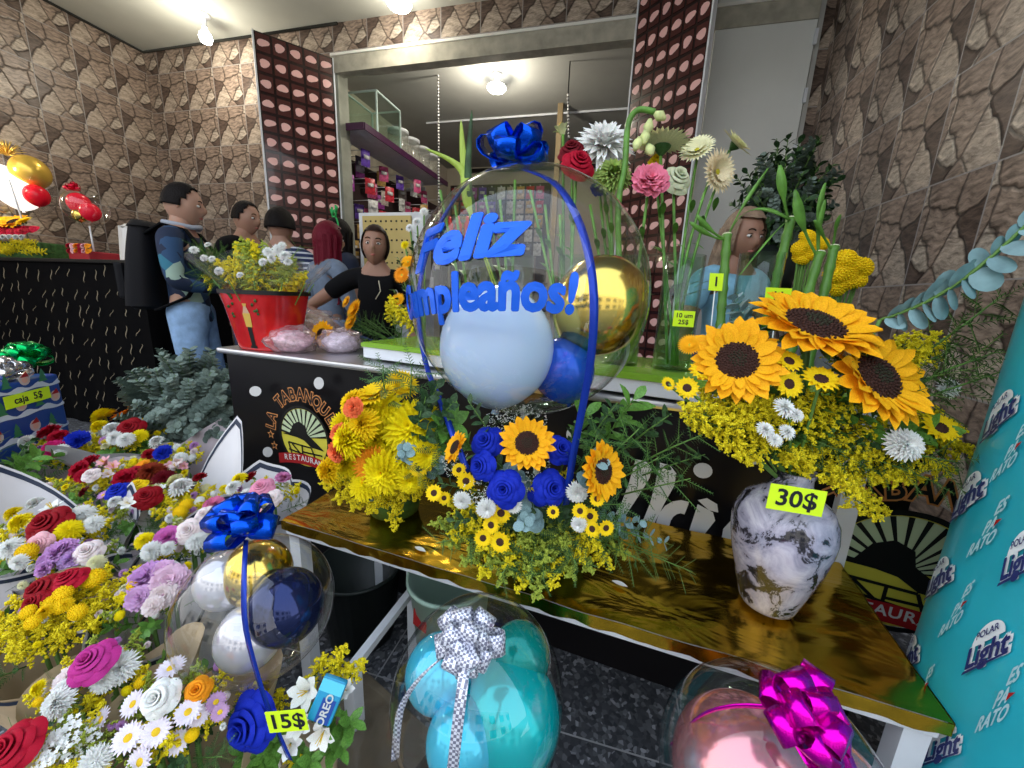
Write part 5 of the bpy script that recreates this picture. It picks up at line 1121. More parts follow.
for k in range(58):
    u = 255 + random.uniform(-1, 1) * 52; v = 282 - random.uniform(0, 45) * (1 - ((u - 250) / 68) ** 2); spray_to(wf, w0, W(u, v, tw + random.uniform(-.1, .12)), .10, random.choice('yyg'))
for k in range(16): u = 250 + random.uniform(-1, 1) * 55; v = 278 - random.uniform(0, 38); sprig_to(wf, w0, W(u, v, tw + random.uniform(-.08, .12)), .12, 'fern')
for u, v, r in ((194, 250, 5), (204, 258, 4), (219, 271, 5), (212, 259, 4), (278, 250, 7), (285, 256, 7), (272, 258, 6), (268, 252, 6), (282, 246, 5), (208, 245, 4), (263, 262, 5), (288, 262, 5), (240, 275, 4)): p = W(u, v, tw - .13); flower(wf, 'white', C_WHT, p, flick(CF(0, .4, 1), .3), px(r, p))
for k in range(12): a = k * .52; q = rb_ + Vector((tp * .5 * cos(a), tp * .4 * sin(a), H_ * .4)); stem(wf, q, w0 + Vector((tp * 1.3 * cos(a), tp * 1.0 * sin(a), .08)), .002)
# clear cellophane cone around the bunch
mb = MB(); mb.grid(lambda a, b: ((tp * (.7 + 1.1 * b)) * cos(2 * pi * a) * (1 + .04 * sin(14 * pi * a)), (tp * .8 * (.7 + 1.1 * b)) * sin(2 * pi * a), H_ * .55 + .15 * b + .015 * sin(18 * pi * a) * b), 72, 5, wu=True); obj('cellophane', mb.mesh('cellophane', M_cello), wf)
def wad(mb, c, r, seed, sq=(1, 1, .6), m=0):
    c = Vector(c)
    def fn(a, b):
        d = Vector((sin(pi * b) * cos(2 * pi * a), sin(pi * b) * sin(2 * pi * a), cos(pi * b))); k = 1 + .28 * noise.noise(d * 2.6 + Vector((seed, 0, 0))) + .12 * noise.noise(d * 7 + Vector((seed, 3, 0)))
        return (c.x + d.x * r * k * sq[0], c.y + d.y * r * k * sq[1], max(.001, c.z + d.z * r * k * sq[2]))
    mb.grid(fn, 28, 18, m, wu=True)
for i, (u, v, r, l, m_) in enumerate(((283, 345, 20, 'crumpled pink printed cellophane pack beside the red bucket', mat('pink printed wrap', (.72, .40, .48), .3, var=.5, vscale=55)), (305, 333, 24, 'cream flower pack in clear wrap on the steel counter', mat('cream dried petals', (.55, .42, .28), .7, var=.4, vscale=45)), (332, 345, 18, 'white and violet wrapped pack beside the lying sunflower', mat('white violet wrap', (.60, .52, .65), .3, var=.4, vscale=55)))):
    p = FZ(u, v + 8, .862) + Vector((0, .05, 0)); o = thing('wrapped_pack', l, 'pack', p); r_ = px(r, p); mb = MB(); wad(mb, (0, 0, r_ * .5), r_ * .85, i * 5); obj('contents', mb.mesh('contents', m_), o); mb = MB(); wad(mb, (0, 0, r_ * .55), r_ * 1.05, i * 5 + 1, (1.1, 1, .68)); obj('cellophane', mb.mesh('cellophane', clear_film('printed cellophane', refl=2.0, rough=.18, fog=.22, fogc=(.8, .6, .65))), o)
sbp = FZ(370, 352, .862) + Vector((0, .07, 0)); o = thing('sunflower_bundle', 'bundle of sunflowers and greenery lying on the steel counter', 'flowers', sbp); t_ = depth(sbp); h0 = sbp + Vector((.08, .03, .03))
p = W(322, 334, t_ - .05); sunflower(o, p, CF(-.2, .1, 1), px(14, p)); 
for u, v, r in ((355, 310, 12), (352, 322, 11), (347, 302, 7)): p = W(u, v, t_); flower(o, 'ger', C_SUN, p, CF(-.6, .3, .7), px(r, p))
random.seed(4)
for k in range(20): u, v = random.uniform(335, 402), random.uniform(312, 350); sprig_to(o, h0, W(u, v, t_ + random.uniform(-.06, .08)), .10, random.choice(('fern', 'small')))
for k in range(5): spray_to(o, h0, W(random.uniform(385, 408), random.uniform(290, 320), t_), .07, 'y')
# small flowers left of the balloon, upright on the green table
ob = Vector((-.62, 1.22, TZ)); o = thing('orange_posy', 'small orange and white posy standing left of the big balloon', 'flowers', ob)
for u, v, r, k, c_ in ((402, 275, 9, 'ger', C_ORG), (408, 262, 8, 'ger', C_SUN), (398, 300, 8, 'ger', C_SUN), (417, 222, 6, 'white', C_WHT), (424, 212, 5, 'white', C_WHT), (410, 228, 5, 'white', C_WHT), (405, 245, 5, 'white', C_LEM)): p = W(u, v, 1.30); flower(o, k, c_, p, flick(CF(-.2, .2, 1), .2), px(r, p)); stem(o, ob, p, .003)
for u, v in ((400, 258), (412, 245), (405, 285), (395, 290), (412, 300), (420, 235)): sprig_to(o, ob, W(u, v, 1.30), .09, 'small')
for u, v in ((395, 305), (405, 312), (390, 298)): spray_to(o, ob, W(u, v, 1.28), .07, 'y')

# ================================================================ bouquets on the floor, lower left
M_kraft = mat('kraft wrapping paper', (.50, .38, .24), .8, var=.1, vscale=20); M_wpaper = mat('pale wrapping paper', (.68, .66, .68), .55, var=.08, vscale=6); M_gpaper = mat('mauve grey wrapping paper', (.40, .34, .36), .6, var=.1, vscale=8); M_edge = mat('dark paper edge', (.02, .03, .06), .5)
M_dgbucket = mat('dark green bucket', (.008, .05, .035), .4)
def bouquet(label, cu, cv, cz, rpx, items, paper=None, fill='y', nfill=8, nleaf=6, lean=(0, 0), tips=(), edge=True, seed=1, sc_=1.0, bk=None, gyp=0):
    "cu, cv, cz: pixel and height of the head's centre; items: (kind, colour, u, v, r, [dz])"
    random.seed(seed); c = FZ(cu, cv, cz); R_ = px(rpx, c); base = Vector((c.x + lean[0], c.y + lean[1], 0)); t = thing('bouquet', label, 'bouquet', base); foot = base + Vector((0, 0, .02)); core = c - Vector((0, 0, R_ * .9))
    for it in items:
        k, col, u, v, r = it[:5]; dz = it[5] if len(it) > 5 else .02; p = FZ(u, v, cz + dz); d = (p - core).normalized() * .8 + CF(0, .3, 1) * .7
        flower(t, k, col, p, flick(d, .2), px(r, p) * .95)
    for i in range(nfill):
        a = i * 2.39996 + seed; rr = R_ * sqrt((i + .7) / nfill) * 1.0; tgt = c + Vector((rr * cos(a), rr * sin(a), .03 - .25 * rr)); spray_to(t, core, tgt, R_ * random.uniform(.42, .6), fill[i % len(fill)])
    for i in range(nleaf):
        a = i * 2.39996 + seed * 2 + 1; rr = R_ * (.75 + .4 * (i % 3) / 2); tgt = c + Vector((rr * cos(a), rr * sin(a), -.01 - .2 * rr)); sprig_to(t, core, tgt, R_ * .6, ('small', 'broad', 'fern')[i % 3])
    fc = [C_WHT, C_LEM, C_PALE, C_WHT, C_LEM, C_LIL, C_CREAM]
    for i in range(14):
        a = i * 2.39996 + seed * 1.7; rr = R_ * .95 * sqrt((i + .5) / 14); p = c + Vector((rr * cos(a), rr * sin(a), .0 - .12 * rr)); flower(t, ('mum', 'white', 'but')[i % 3], fc[(i + seed) % 7], p, flick(CF(0, .5, 1), .4), px(random.uniform(3.5, 5.5), p))
    for i in range(gyp): p = c + Vector((random.uniform(-.7, .7) * R_, random.uniform(-.7, .7) * R_, .02)); obj('gypsophila_cloud', m_gyp(i + 1), t, orient(p, (0, -.3, 1), R_ * .5, 0, t))
    for i in range(6): a = i * 1.05; stem(t, foot + Vector((.015 * cos(a), .015 * sin(a), 0)), core + Vector((.3 * R_ * cos(a), .3 * R_ * sin(a), .03)), .0035)
    if paper:   # flared sheet with pointed corners; angle 0 = away from the camera side
        av = atan2(c.y, c.x); Lc = cz - .06
        def hgt(a):
            h = 0
            for ta, th, tw in tips: dd = abs((a - av - ta + pi) % (2 * pi) - pi); h = max(h, th * max(0, 1 - dd / tw))
            return h
        def fn(a, b, off=0):
            an = 2 * pi * a; h = hgt(an) * 1.25; top = cz - .01 - .03 * (1 + sin(an * 3 + seed)) + h * .8 - .02 * max(0, -cos(an - av)); r1 = R_ * 1.22 + h * .6 + .01 * sin(an * 7 + seed); s = b
            r = .03 + (r1 - .03) * s ** 1.25 + off; z = .05 + (top - .05) * s; cx = base.x + (c.x - base.x) * s; cy = base.y + (c.y - base.y) * s
            return (cx + r * cos(an) - base.x, cy + r * sin(an) - base.y, z)
        mb = MB(); mb.grid(lambda a, b: fn(a, b), 60, 8, 0, wu=True)
        if edge: mb.grid(lambda a, b: fn(a, .955 + .03 * b, .0015), 60, 1, 1, wu=True); mb.grid(lambda a, b: fn(a, .955 + .03 * b, -.0015), 60, 1, 1, wu=True)
        q = obj('wrapping_paper', mb.mesh('paper', [paper, M_edge]), t)
    if bk:
        mb = MB(); mb.lathe([(.001, 0), (bk * .8, 0), (bk, cz - .13), (bk + .008, cz - .13), (bk * .95, cz - .135), (bk * .78, .008), (.001, .008)], 28); obj('bucket', mb.mesh('bucket', M_dgbucket), t)
    return t
wp, kp, gp = M_wpaper, M_kraft, M_gpaper
bouquet('yellow topped bouquet with a dark red rose, farthest back beside the eucalyptus', 122, 432, .42, 34, (('mum', C_LEM, 104, 417, 12), ('ger', C_ORG, 122, 416, 12), ('but', C_YEL, 141, 424, 8), ('rose', C_RED, 131, 428, 12, .04), ('mum', C_WHT, 113, 430, 10), ('mum', C_WHT, 126, 440, 9), ('mum', C_WHT, 115, 438, 8), ('mum', C_LEM, 100, 427, 9), ('mum', C_LEM, 140, 436, 8), ('lily', C_ORG, 135, 406, 8, .05)), wp, 'yyg', 14, 5, tips=((2.2, .10, .5),), seed=1, edge=False)
bouquet('bouquet of crimson carnations and one blue bloom beside the blue gift box', 66, 442, .40, 34, (('carn', C_CRIM, 50, 433, 11), ('carn', C_CRIM, 59, 437, 9), ('carn', (.5, .01, .12), 54, 449, 10), ('carn', C_BLUE, 78, 440, 11, .03), ('mum', C_WHT, 62, 450, 7), ('mum', C_WHT, 28, 442, 9), ('mum', C_PALE, 38, 430, 6)), gp, 'ygy', 13, 5, tips=((.4, .12, .5),), seed=2, edge=False)
bouquet('bouquet with small blue bloom and pink lilies in mauve paper, left of counter', 168, 452, .40, 32, (('carn', C_BLUE, 163, 453, 9, .03), ('lily', C_PALE, 178, 463, 9), ('lily', C_PINK, 170, 466, 8), ('mum', C_WHT, 157, 442, 8), ('mum', C_WHT, 181, 458, 7), ('lily', C_PINK, 184, 466, 7), ('carn', C_RED, 149, 455, 7)), gp, 'yyg', 13, 4, tips=((-.9, .14, .6),), seed=3, edge=False)
bouquet('bouquet of red carnations and pale pink lilies mid pile', 100, 472, .42, 38, (('carn', C_CRIM, 80, 470, 10), ('carn', C_CRIM, 90, 463, 10), ('carn', C_CRIM, 84, 476, 8), ('lily', C_PINK, 104, 462, 10, .03), ('lily', C_PINK, 113, 466, 9, .03), ('rose', C_PALE, 91, 475, 8, .04), ('lily', C_PALE, 108, 474, 8)), gp, 'yyg', 14, 4, tips=((2.6, .06, .5),), seed=4, edge=False)
bouquet('bouquet with very dark red mums and small pale lilies, behind the blue and yellow roses', 148, 478, .41, 34, (('mum', (.25, .03, .01), 152, 474, 15, .02), ('mum', C_DRED, 165, 480, 12), ('carn', C_CRIM, 125, 478, 11), ('carn', C_CRIM, 134, 474, 9), ('lily', C_PALE, 175, 466, 8), ('ger', C_ORG, 142, 466, 9)), None, 'yg', 8, 5, seed=5)
bouquet('bouquet of blue, yellow and red roses standing in the dark green bucket', 133, 498, .45, 40, (('rose', C_BLUE, 118, 491, 11, .03), ('rose', C_YEL, 138, 486, 9, .03), ('rose', C_RED, 147, 497, 13, .03), ('lily', C_WHT, 128, 503, 10, .04), ('mum', C_WHT, 115, 502, 7), ('daisy', C_LIL, 103, 495, 6), ('lily', C_WHT, 161, 488, 7), ('carn', C_DRED, 85, 492, 6)), None, 'gyg', 12, 12, seed=6, bk=.11)
bouquet('bouquet with big red rose and pale pink rose before white paper', 46, 525, .48, 52, (('rose', C_RED, 49, 524, 19, .03), ('rose', C_PINK, 40, 543, 11, .02), ('mum', C_LEM, 22, 523, 12), ('lily', C_WHT, 52, 508, 14, .02), ('mum', C_LEM, 70, 531, 13), ('mum', C_WHT, 82, 516, 13), ('mum', C_WHT, 94, 524, 10), ('mum', C_WHT, 12, 548, 12), ('mum', C_WHT, 20, 562, 9), ('but', C_YEL, 27, 552, 10), ('mum', C_WHT, 36, 504, 9), ('mum', C_LEM, 14, 514, 9)), wp, 'gyy', 14, 5, tips=((.35, .17, .9), (-1.2, .05, .5)), seed=7, edge=True)
bouquet('bouquet of mauve carnations and a pale pink rose, behind the yellow button flowers', 72, 558, .46, 38, (('carn', C_LIL, 62, 552, 15, .03), ('carn', (.5, .3, .6), 72, 559, 12), ('carn', C_LIL, 50, 560, 11), ('rose', C_PALE, 88, 552, 13, .03), ('carn', C_LIL, 45, 569, 9), ('mum', C_CREAM, 97, 563, 9)), gp, 'yg', 8, 6, seed=8)
bouquet('red roses with yellow button flowers and goldenrod at the left edge', 62, 602, .50, 62, (('rose', C_RED, 45, 591, 19, .02), ('rose', C_CRIM, 70, 580, 15, .04), ('rose', C_RED, 36, 603, 13), ('but', C_YEL, 94, 578, 11, .03), ('but', C_YEL, 63, 594, 10, .03), ('but', C_YEL, 50, 603, 8), ('but', C_YEL, 28, 612, 8), ('but', C_YEL, 78, 612, 9), ('but', C_YEL, 33, 622, 8), ('but', C_YEL, 60, 607, 8), ('mum', C_YEL, 46, 612, 9), ('mum', C_YEL, 66, 605, 8)), kp, 'y', 26, 5, seed=9, edge=True)
bouquet('bouquet of lilac and pale pink hydrangea-like blooms beside the clear balloon', 155, 588, .50, 42, (('carn', C_LIL, 148, 578, 18, .02), ('carn', (.75, .5, .65), 170, 582, 18, .03), ('carn', C_PALE, 165, 595, 14), ('carn', (.6, .35, .6), 140, 598, 13), ('carn', C_PALE, 153, 606, 10), ('carn', (.72, .42, .66), 163, 571, 12, .03), ('but', C_YEL, 133, 585, 6)), wp, 'gg', 4, 5, tips=((-2.6, .05, 1.0), (2.4, .04, .6)), seed=10, edge=True)
bouquet('bouquet of magenta carnations, a pink rose and white mums, left of the blue bow', 182, 532, .47, 42, (('carn', (.55, .12, .4), 168, 538, 13, .03), ('rose', C_PALE, 189, 531, 13, .04), ('mum', C_WHT, 152, 551, 11), ('mum', C_WHT, 197, 541, 11), ('mum', C_LEM, 145, 541, 10), ('rose', C_PALE, 205, 515, 10, .05), ('carn', (.6, .15, .3), 214, 505, 10, .05), ('mum', C_WHT, 168, 548, 8), ('mum', C_CREAM, 205, 532, 8)), wp, 'yg', 10, 6, tips=((-1.2, .10, .7),), seed=11, edge=True)
bouquet('white mums and goldenrod bouquet in pointed pale paper, behind the blue bow', 188, 498, .46, 34, (('mum', C_WHT, 182, 488, 13, .02), ('mum', C_CREAM, 176, 481, 9), ('but', C_YEL, 180, 512, 7), ('but', C_YEL, 186, 505, 7), ('carn', C_RED, 200, 478, 7, .04)), wp, 'y', 14, 4, tips=((-.7, .20, .6), (.7, .07, .4)), seed=12, edge=True)
bouquet('small pink rose bouquet in dark edged paper at the corner of the gold table', 262, 492, .53, 34, (('rose', (.75, .28, .42), 262, 488, 12, .04), ('rose', C_PALE, 273, 498, 9, .02), ('mum', C_LEM, 240, 480, 9), ('mum', C_WHT, 234, 488, 9), ('carn', C_RED, 252, 477, 7), ('mum', C_WHT, 247, 494, 7), ('mum', C_LEM, 264, 499, 7), ('carn', (.6, .2, .4), 283, 478, 8), ('lily', C_PINK, 258, 512, 7)), wp, 'yg', 9, 4, tips=((.0, .10, .8),), seed=13, edge=True)
bouquet('bouquet with one magenta rose and white mums in kraft paper', 98, 672, .50, 50, (('rose', C_MAG, 93, 662, 21, .05), ('mum', C_WHT, 122, 668, 17, .02), ('mum', C_WHT, 60, 702, 16), ('carn', C_PALE, 70, 680, 15, .02), ('mum', C_WHT, 66, 690, 13), ('mum', C_WHT, 105, 680, 13), ('mum', C_LEM, 40, 688, 9), ('but', C_YEL, 38, 702, 5), ('mum', C_WHT, 112, 655, 10)), kp, 'yyg', 12, 9, tips=((-2.2, .06, .9),), seed=14, edge=False)
bouquet('white rose and orange ranunculus among purple and white daisies, bottom left', 165, 712, .50, 66, (('bud', C_WHT, 160, 698, 24, .05), ('bud', C_ORG, 198, 690, 17, .04), ('purp', (.82, .74, .84), 171, 668, 14, .02), ('purp', (.82, .74, .84), 133, 704, 13, .02), ('purp', (.82, .74, .84), 128, 738, 15, .02), ('purp', (.82, .74, .84), 156, 732, 15, .02), ('purp', (.82, .74, .84), 101, 720, 13, .0), ('purp', (.82, .74, .84), 188, 712, 13, .03), ('purp', (.82, .74, .84), 198, 716, 11, .01), ('purp', (.82, .74, .84), 140, 762, 15, .0), ('purp', (.5, .3, .5), 216, 702, 10, .02), ('purp', (.5, .3, .5), 220, 712, 9, .02), ('but', C_YEL, 192, 735, 7, .0), ('but', C_YEL, 141, 682, 7, .0), ('purp', (.82, .74, .84), 178, 742, 12, -.01)), kp, 'gyg', 12, 12, tips=((-1.6, .04, .9),), seed=15, edge=False)
bouquet('red rose and white statice cut by the bottom left corner', 45, 752, .50, 56, (('rose', C_CRIM, 14, 748, 25, .04), ('stat', C_WHT, 62, 738, 20, .02), ('stat', C_WHT, 50, 758, 18, .02), ('mum', C_WHT, 95, 762, 16, .0), ('stat', C_WHT, 85, 742, 14, .0)), None, 'gy', 12, 7, seed=16)
foliage_ball('green_foliage', 'leafy green filler bunch at the left edge below the gift box', 'foliage', (FZ(-5, 470, .4).x, FZ(-5, 470, .4).y, 0), FZ(-8, 475, .42), .16, 24, ('small', 'fern', 'broad'), .12, (.10, .26), 9)
# flat cardboard with clear plastic under the small balloon
cbp = FZ(345, 740, .10); o = thing('cardboard_tray', 'flat brown cardboard box with clear plastic on the floor, bottom centre left', 'box', (cbp.x, cbp.y, 0), rz=-.35)
mb = MB(); mb.box((0, .0, .05), (.34, .26, .10), bev=.004); obj('box_body', mb.mesh('box', mat('brown cardboard', (.16, .125, .08), .6, var=.25, vscale=14), False), o)
mb = MB(); mb.grid(lambda a, b: ((a - .5) * .36, (b - .5) * .28, .106 + .01 * noise.noise(Vector((a * 6, b * 5, 2)))), 36, 28); obj('plastic_sheet', mb.mesh('plastic', clear_film('wrinkled plastic', refl=2.2, rough=.12)), o)
# fallen petal on the gold foil
for u, v, l in ((415, 548, 'white fallen petal on the gold foil near the left end'), (612, 640 - 58, 'white fallen leaf on the gold foil beside the birthday arrangement')):
    p = FZ(u, v, .5585); mb = MB(); leaf_geo(mb, (0, 0, .003), (1, -.25, 0), .03, .012, 0, droop=.02); o = obj('fallen_petal', mb.mesh('petal', M_white), loc=p); tag(o, l, 'petal')

# ================================================================ gift boxes with bows
M_giftb = mat('blue christmas wrap', (.015, .06, .30), .35, coat=.2)
gc = Vector((-2.54, 1.21, 0)); grz = radians(118); gR = Matrix.Rotation(grz, 3, 'Z')
gt = thing('gift_box', 'blue printed gift box with snowy bands and a yellow green tag', 'box', gc - gR @ Vector((.33, -.17, 0)), rz=grz)
mb = MB(); mb.box((0, 0, .33), (.66, .34, .66), bev=.01); obj('box_body', mb.mesh('box', M_giftb, False), gt)
mb = MB(); random.seed(2)
for k in range(6):
    z0 = .09 + k * .105
    mb.grid(lambda a, b: (-.325 + .65 * a, -.1715, z0 + .018 * b * (1 + .5 * sin(a * 40 + k)) + .004 * sin(a * 25)), 40, 1, 0); mb.grid(lambda a, b: (.3315, -.17 + .34 * a, z0 + .018 * b * (1 + .5 * sin(a * 20 + k))), 20, 1, 0)
    for i in range(8):
        x = -.29 + i * .083 + (.04 if k % 2 else 0)
        if x > .31: continue
        if i % 2: mb.lathe([(.0001, 0), (.026, 0)], 12, 3, T=Matrix.Translation((x, -.1722, z0 + .05)) @ Matrix.Rotation(pi / 2, 4, 'X')); mb.lathe([(.0001, 0), (.014, 0)], 12, 1, T=Matrix.Translation((x, -.1732, z0 + .048)) @ Matrix.Rotation(pi / 2, 4, 'X')); mb.add([(x - .02, -.1735, z0 + .06), (x + .02, -.1735, z0 + .06), (x + .012, -.1735, z0 + .085)], [(0, 1, 2)], 4)
        else:
            for q in range(3): mb.add([(x - .024 + q * .005, -.1725 - q * .0005, z0 + .026 + q * .016), (x + .024 - q * .005, -.1725 - q * .0005, z0 + .026 + q * .016), (x, -.1725 - q * .0005, z0 + .054 + q * .016)], [(0, 1, 2)], 2)
obj('snow_print', mb.mesh('print', [mat('snow print', (.62, .70, .85), .4), mat('peach print', (.72, .42, .34), .4), mat('tree print', (.05, .22, .10), .4), mat('pale figure print', (.6, .5, .5), .4), M_pr], False), gt)
tg = price('caja  5$', (0, 0, 0), (1, 0, 0), (0, 0, 1), .21, .055, None, size=.042); tg.parent = gt; tg.location = (.16, -.1755, .585); tg.rotation_euler = (pi / 2, 0, 0); tg.rotation_euler.y = 0
for nm, l, u, v, m, sd, R_, dz in (('gift_bow', 'shiny green gift bow on top of the blue box', 26, 352, mat('green metallic ribbon', (.0, .42, .10), .18, metal=.8), 3, .105, .0), ('gift_bow', 'silver gift bow on top of the blue box beside the green one', 4, 364, mat('silver metallic ribbon', (.7, .7, .72), .15, metal=.9), 5, .085, 0)):
    p = FZ(u, v + 10, .69); o = thing(nm, l, 'bow', (p.x, p.y, .662)); bow(o, Vector((p.x, p.y, .69)), (.2, -.1, 1), R_, .055, 11, m, name='loops', seed=sd)
    mb = MB(); mb.lathe([(.001, 0), (.03, 0), (.03, .006), (.001, .006)], 16); obj('base', mb.mesh('base', m), o)
# ================================================================ on the black bar counter
cc = ON(14, 186, 1, 2.22); zc_ = 1.245
HB = thing('balloon_arrangement', 'brightly lit clear balloon over red roses and sunflowers on the black counter', 'arrangement', (cc.x, 2.22, zc_)); cc = Vector((cc.x, 2.22, ON(14, 186, 1, 2.22).z))
shell(HB, cc, .235, 1.0); inner(HB, cc + CF(.25, 0, 0) * 0 + RC[0] * .04 - RC[1] * .04, .13, mat('glowing white latex', (.9, .88, .85), .3, emit=(1, .93, .85), es=1.2), label='glowing white inner balloon'); inner(HB, cc + RC[0] * .13 + RC[1] * .11, .115, mat('lit gold latex', (.95, .62, .10), .22, metal=.5), label='gold inner balloon'); inner(HB, cc + RC[0] * .18 - RC[1] * .075, .075, mat('red latex', (.85, .01, .03), .2), label='red inner balloon')  # white latex is given emission, standing in for LED light shining through it
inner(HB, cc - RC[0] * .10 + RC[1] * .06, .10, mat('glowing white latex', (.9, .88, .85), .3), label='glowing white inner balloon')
light('light', 'POINT', cc + Vector((.05, -.36, .12)), 12, (1, .86, .6), .05)
mb = MB(); random.seed(6)
for k in range(60): a = random.uniform(0, 6.28); e = random.uniform(.2, 1.5); d = Vector((cos(a) * cos(e), sin(a) * cos(e), sin(e))); q = cc + Vector((0, 0, .22)) - Vector(HB.location); mb.tube([q, q + d * .06, q + d * .13 + Vector((0, 0, -.02))], [.004, .003, .001], 4)
obj('tinsel_bow', mb.mesh('tinsel', mat('gold tinsel', (.95, .65, .15), .3, metal=.7)), HB)
for dx in (-.14, .17): mb = MB(); a_ = cc + RC[0] * dx * 1.4; mb.tube([Vector((cc.x + dx, 2.16, zc_ + .08)) - Vector(HB.location), Vector((cc.x + dx * 1.5, 2.08, cc.z)) - Vector(HB.location)], .006, 6); obj('stick', mb.mesh('stick', M_frame), HB)
mb = MB(); mb.box((.12, 0, .06), (.66, .30, .12), bev=.01); obj('flower_box', mb.mesh('flower box', M_green, False), HB)
random.seed(12); X0 = cc.x
for k in range(26): x = X0 - .20 + (k % 13) * .046; flower(HB, 'rose', (C_CRIM, (.6, .01, .05))[k % 2], Vector((x + .02 * (k // 13), 2.05 + .05 * (k // 13), zc_ + .185 + .03 * (k // 13))), (0, -.8, .7), .034)
for k in range(34): x = X0 - .20 + k * .020; spray_to(HB, Vector((x, 2.2, zc_ + .05)), Vector((x + random.uniform(-.01, .01), 2.0 + random.uniform(0, .03), zc_ + random.uniform(.03, .145))), .075, 'y')
for x, r, k_ in ((.16, .10, 's'), (.04, .075, 'g'), (-.08, .08, 's'), (.28, .06, 'g')):
    p = Vector((X0 + x, 2.10, zc_ + .27))
    if k_ == 's': sunflower(HB, p, (.1, -.6, .8), r)
    else: flower(HB, 'ger', C_YEL, p, (0, -.6, .8), r)
for k in range(9): flower(HB, 'mum', C_WHT, Vector((X0 - .15 + k * .07, 2.01, zc_ + .145)), (0, -.8, .5), .024)
c2_ = ON(86, 208, 1, 2.25)
H2 = thing('balloon_arrangement', 'small clear balloon full of red balloons with a red bow on the black counter', 'arrangement', (c2_.x, 2.25, zc_)); shell(H2, c2_, .135, 1.0)
MR = mat('bright red latex', (.9, .01, .04), .2)
inner(H2, c2_ + Vector((-.03, -.02, .03)), .07, MR, label='red inner balloon'); inner(H2, c2_ + Vector((.055, -.01, -.03)), .062, MR, label='red inner balloon'); inner(H2, c2_ + Vector((-.01, -.04, -.06)), .045, M_gchr, label='gold inner balloon')
bow(H2, c2_ + Vector((-.04, -.03, .12)), (0, -.3, 1), .06, .03, 9, mat('red metallic ribbon', (.75, .01, .05), .25, metal=.6), seed=7)
mb = MB(); mb.box((.0, 0, .035), (.22, .2, .07), bev=.008); obj('flower_box', mb.mesh('flower box', mat('red box', (.35, .02, .03), .5), False), H2); mb = MB(); mb.tube([(0, 0, .06), (0, 0, c2_.z - .13 - zc_)], .006, 6); obj('stick', mb.mesh('stick', M_frame), H2)
for k in range(12): flower(H2, ('carn', 'rose')[k % 2], (C_CRIM, C_PINK, C_ORG)[k % 3], Vector((c2_.x - .1 + (k % 6) * .04, 2.16 - .0 * k, zc_ + .07 + .035 * (k // 6))), (0, -.8, .6), .024)
wb = ON(113, 226, 1, 2.2); o = thing('plastic_bag', 'white plastic bag standing on the black counter behind the backpack', 'bag', (wb.x, 2.3, zc_)); mb = MB(); mb.grid(lambda a, b: (.11 * cos(2 * pi * a) * (1 - .25 * b) + .012 * sin(9 * a * 6.28), .06 * sin(2 * pi * a) * (1 - .3 * b), .26 * b + .01 * sin(5 * a * 6.28)), 40, 6, wu=True); mb.lathe([(.08, .26), (.03, .285), (.001, .28)], 20, T=Matrix.Diagonal((1, .6, 1, 1))); obj('bag_body', mb.mesh('bag', mat('white plastic', (.75, .75, .74), .4)), o)

# ================================================================ people
M_skin = {k: mat('skin ' + k, c, .5, sss=.15) for k, c in dict(a=(.42, .24, .17), b=(.36, .20, .14), c=(.30, .16, .11)).items()}
M_eyew = mat('eye white', (.7, .68, .65), .3); M_iris = mat('dark iris', (.02, .012, .008), .2); M_mouth = mat('lips', (.38, .12, .10), .5)
M_denim = mat('light denim', (.24, .38, .60), .8, var=.22, vscale=18, bump=.2, bscale=90); M_navyd = mat('dark denim', (.03, .05, .11), .8, var=.2, vscale=20)
def skin_geo(J, E, name='skin', lev=2):
    "skin-modifier surface grown on joints J {name: (pos, radius)} and edges E"
    names = list(J); me = bpy.data.meshes.new(name); me.from_pydata([J[k][0] for k in names], [(names.index(a), names.index(b)) for a, b in E], [])
    o = bpy.data.objects.new(name, me); COL.objects.link(o); o.modifiers.new('s', 'SKIN'); sl = me.skin_vertices[0].data
    for i, k in enumerate(names):
        r = J[k][1]; sl[i].radius = (r, r) if isinstance(r, (int, float)) else r
    sl[0].use_root = True
    for x in sl[1:] if len(sl) > 1 else []: x.use_root = False
    m = o.modifiers.new('u', 'SUBSURF'); m.levels = lev; m.render_levels = lev
    dg = bpy.context.evaluated_depsgraph_get(); dg.update(); e = bpy.data.meshes.new_from_object(o.evaluated_get(dg))
    r = ([v.co.copy() for v in e.vertices], [tuple(p.vertices) for p in e.polygons]); bpy.data.objects.remove(o); bpy.data.meshes.remove(me); bpy.data.meshes.remove(e); return r
def g2(x, y, z, c, s): return exp(-((x - c[0]) ** 2 + (y - c[1]) ** 2 + (z - c[2]) ** 2) / (2 * s * s))
def head_pt(d, k=1.0, face=True):
    "d: unit direction, face looks along -Y; metres from head centre"
    x, y, z = d; rx, ry, rz = .074, .096, .118
    lo = max(0, -z); nx = rx * (1 - .30 * lo ** 1.6); px_, py_, pz_ = x * nx, y * ry, z * rz
    if y > 0 and z < 0: py_ *= 1 - .25 * lo
    if y < 0: py_ *= (1 - .10 * lo)
    if face:
        py_ -= .020 * g2(x, y, z, (0, -1, -.16), .13) + .010 * g2(x, y, z, (0, -1, .02), .10) + .008 * g2(x, y, z, (0, -.85, -.52), .16) + .008 * g2(x, y, z, (0, -.6, -.85), .2)
        for s in (-1, 1): py_ += .010 * g2(x, y, z, (.38 * s, -.92, .08), .15); py_ -= .005 * g2(x, y, z, (.4 * s, -.88, .28), .14); px_ += s * .004 * g2(x, y, z, (.7 * s, -.6, -.2), .25)
    return Vector((px_, py_, pz_)) * k
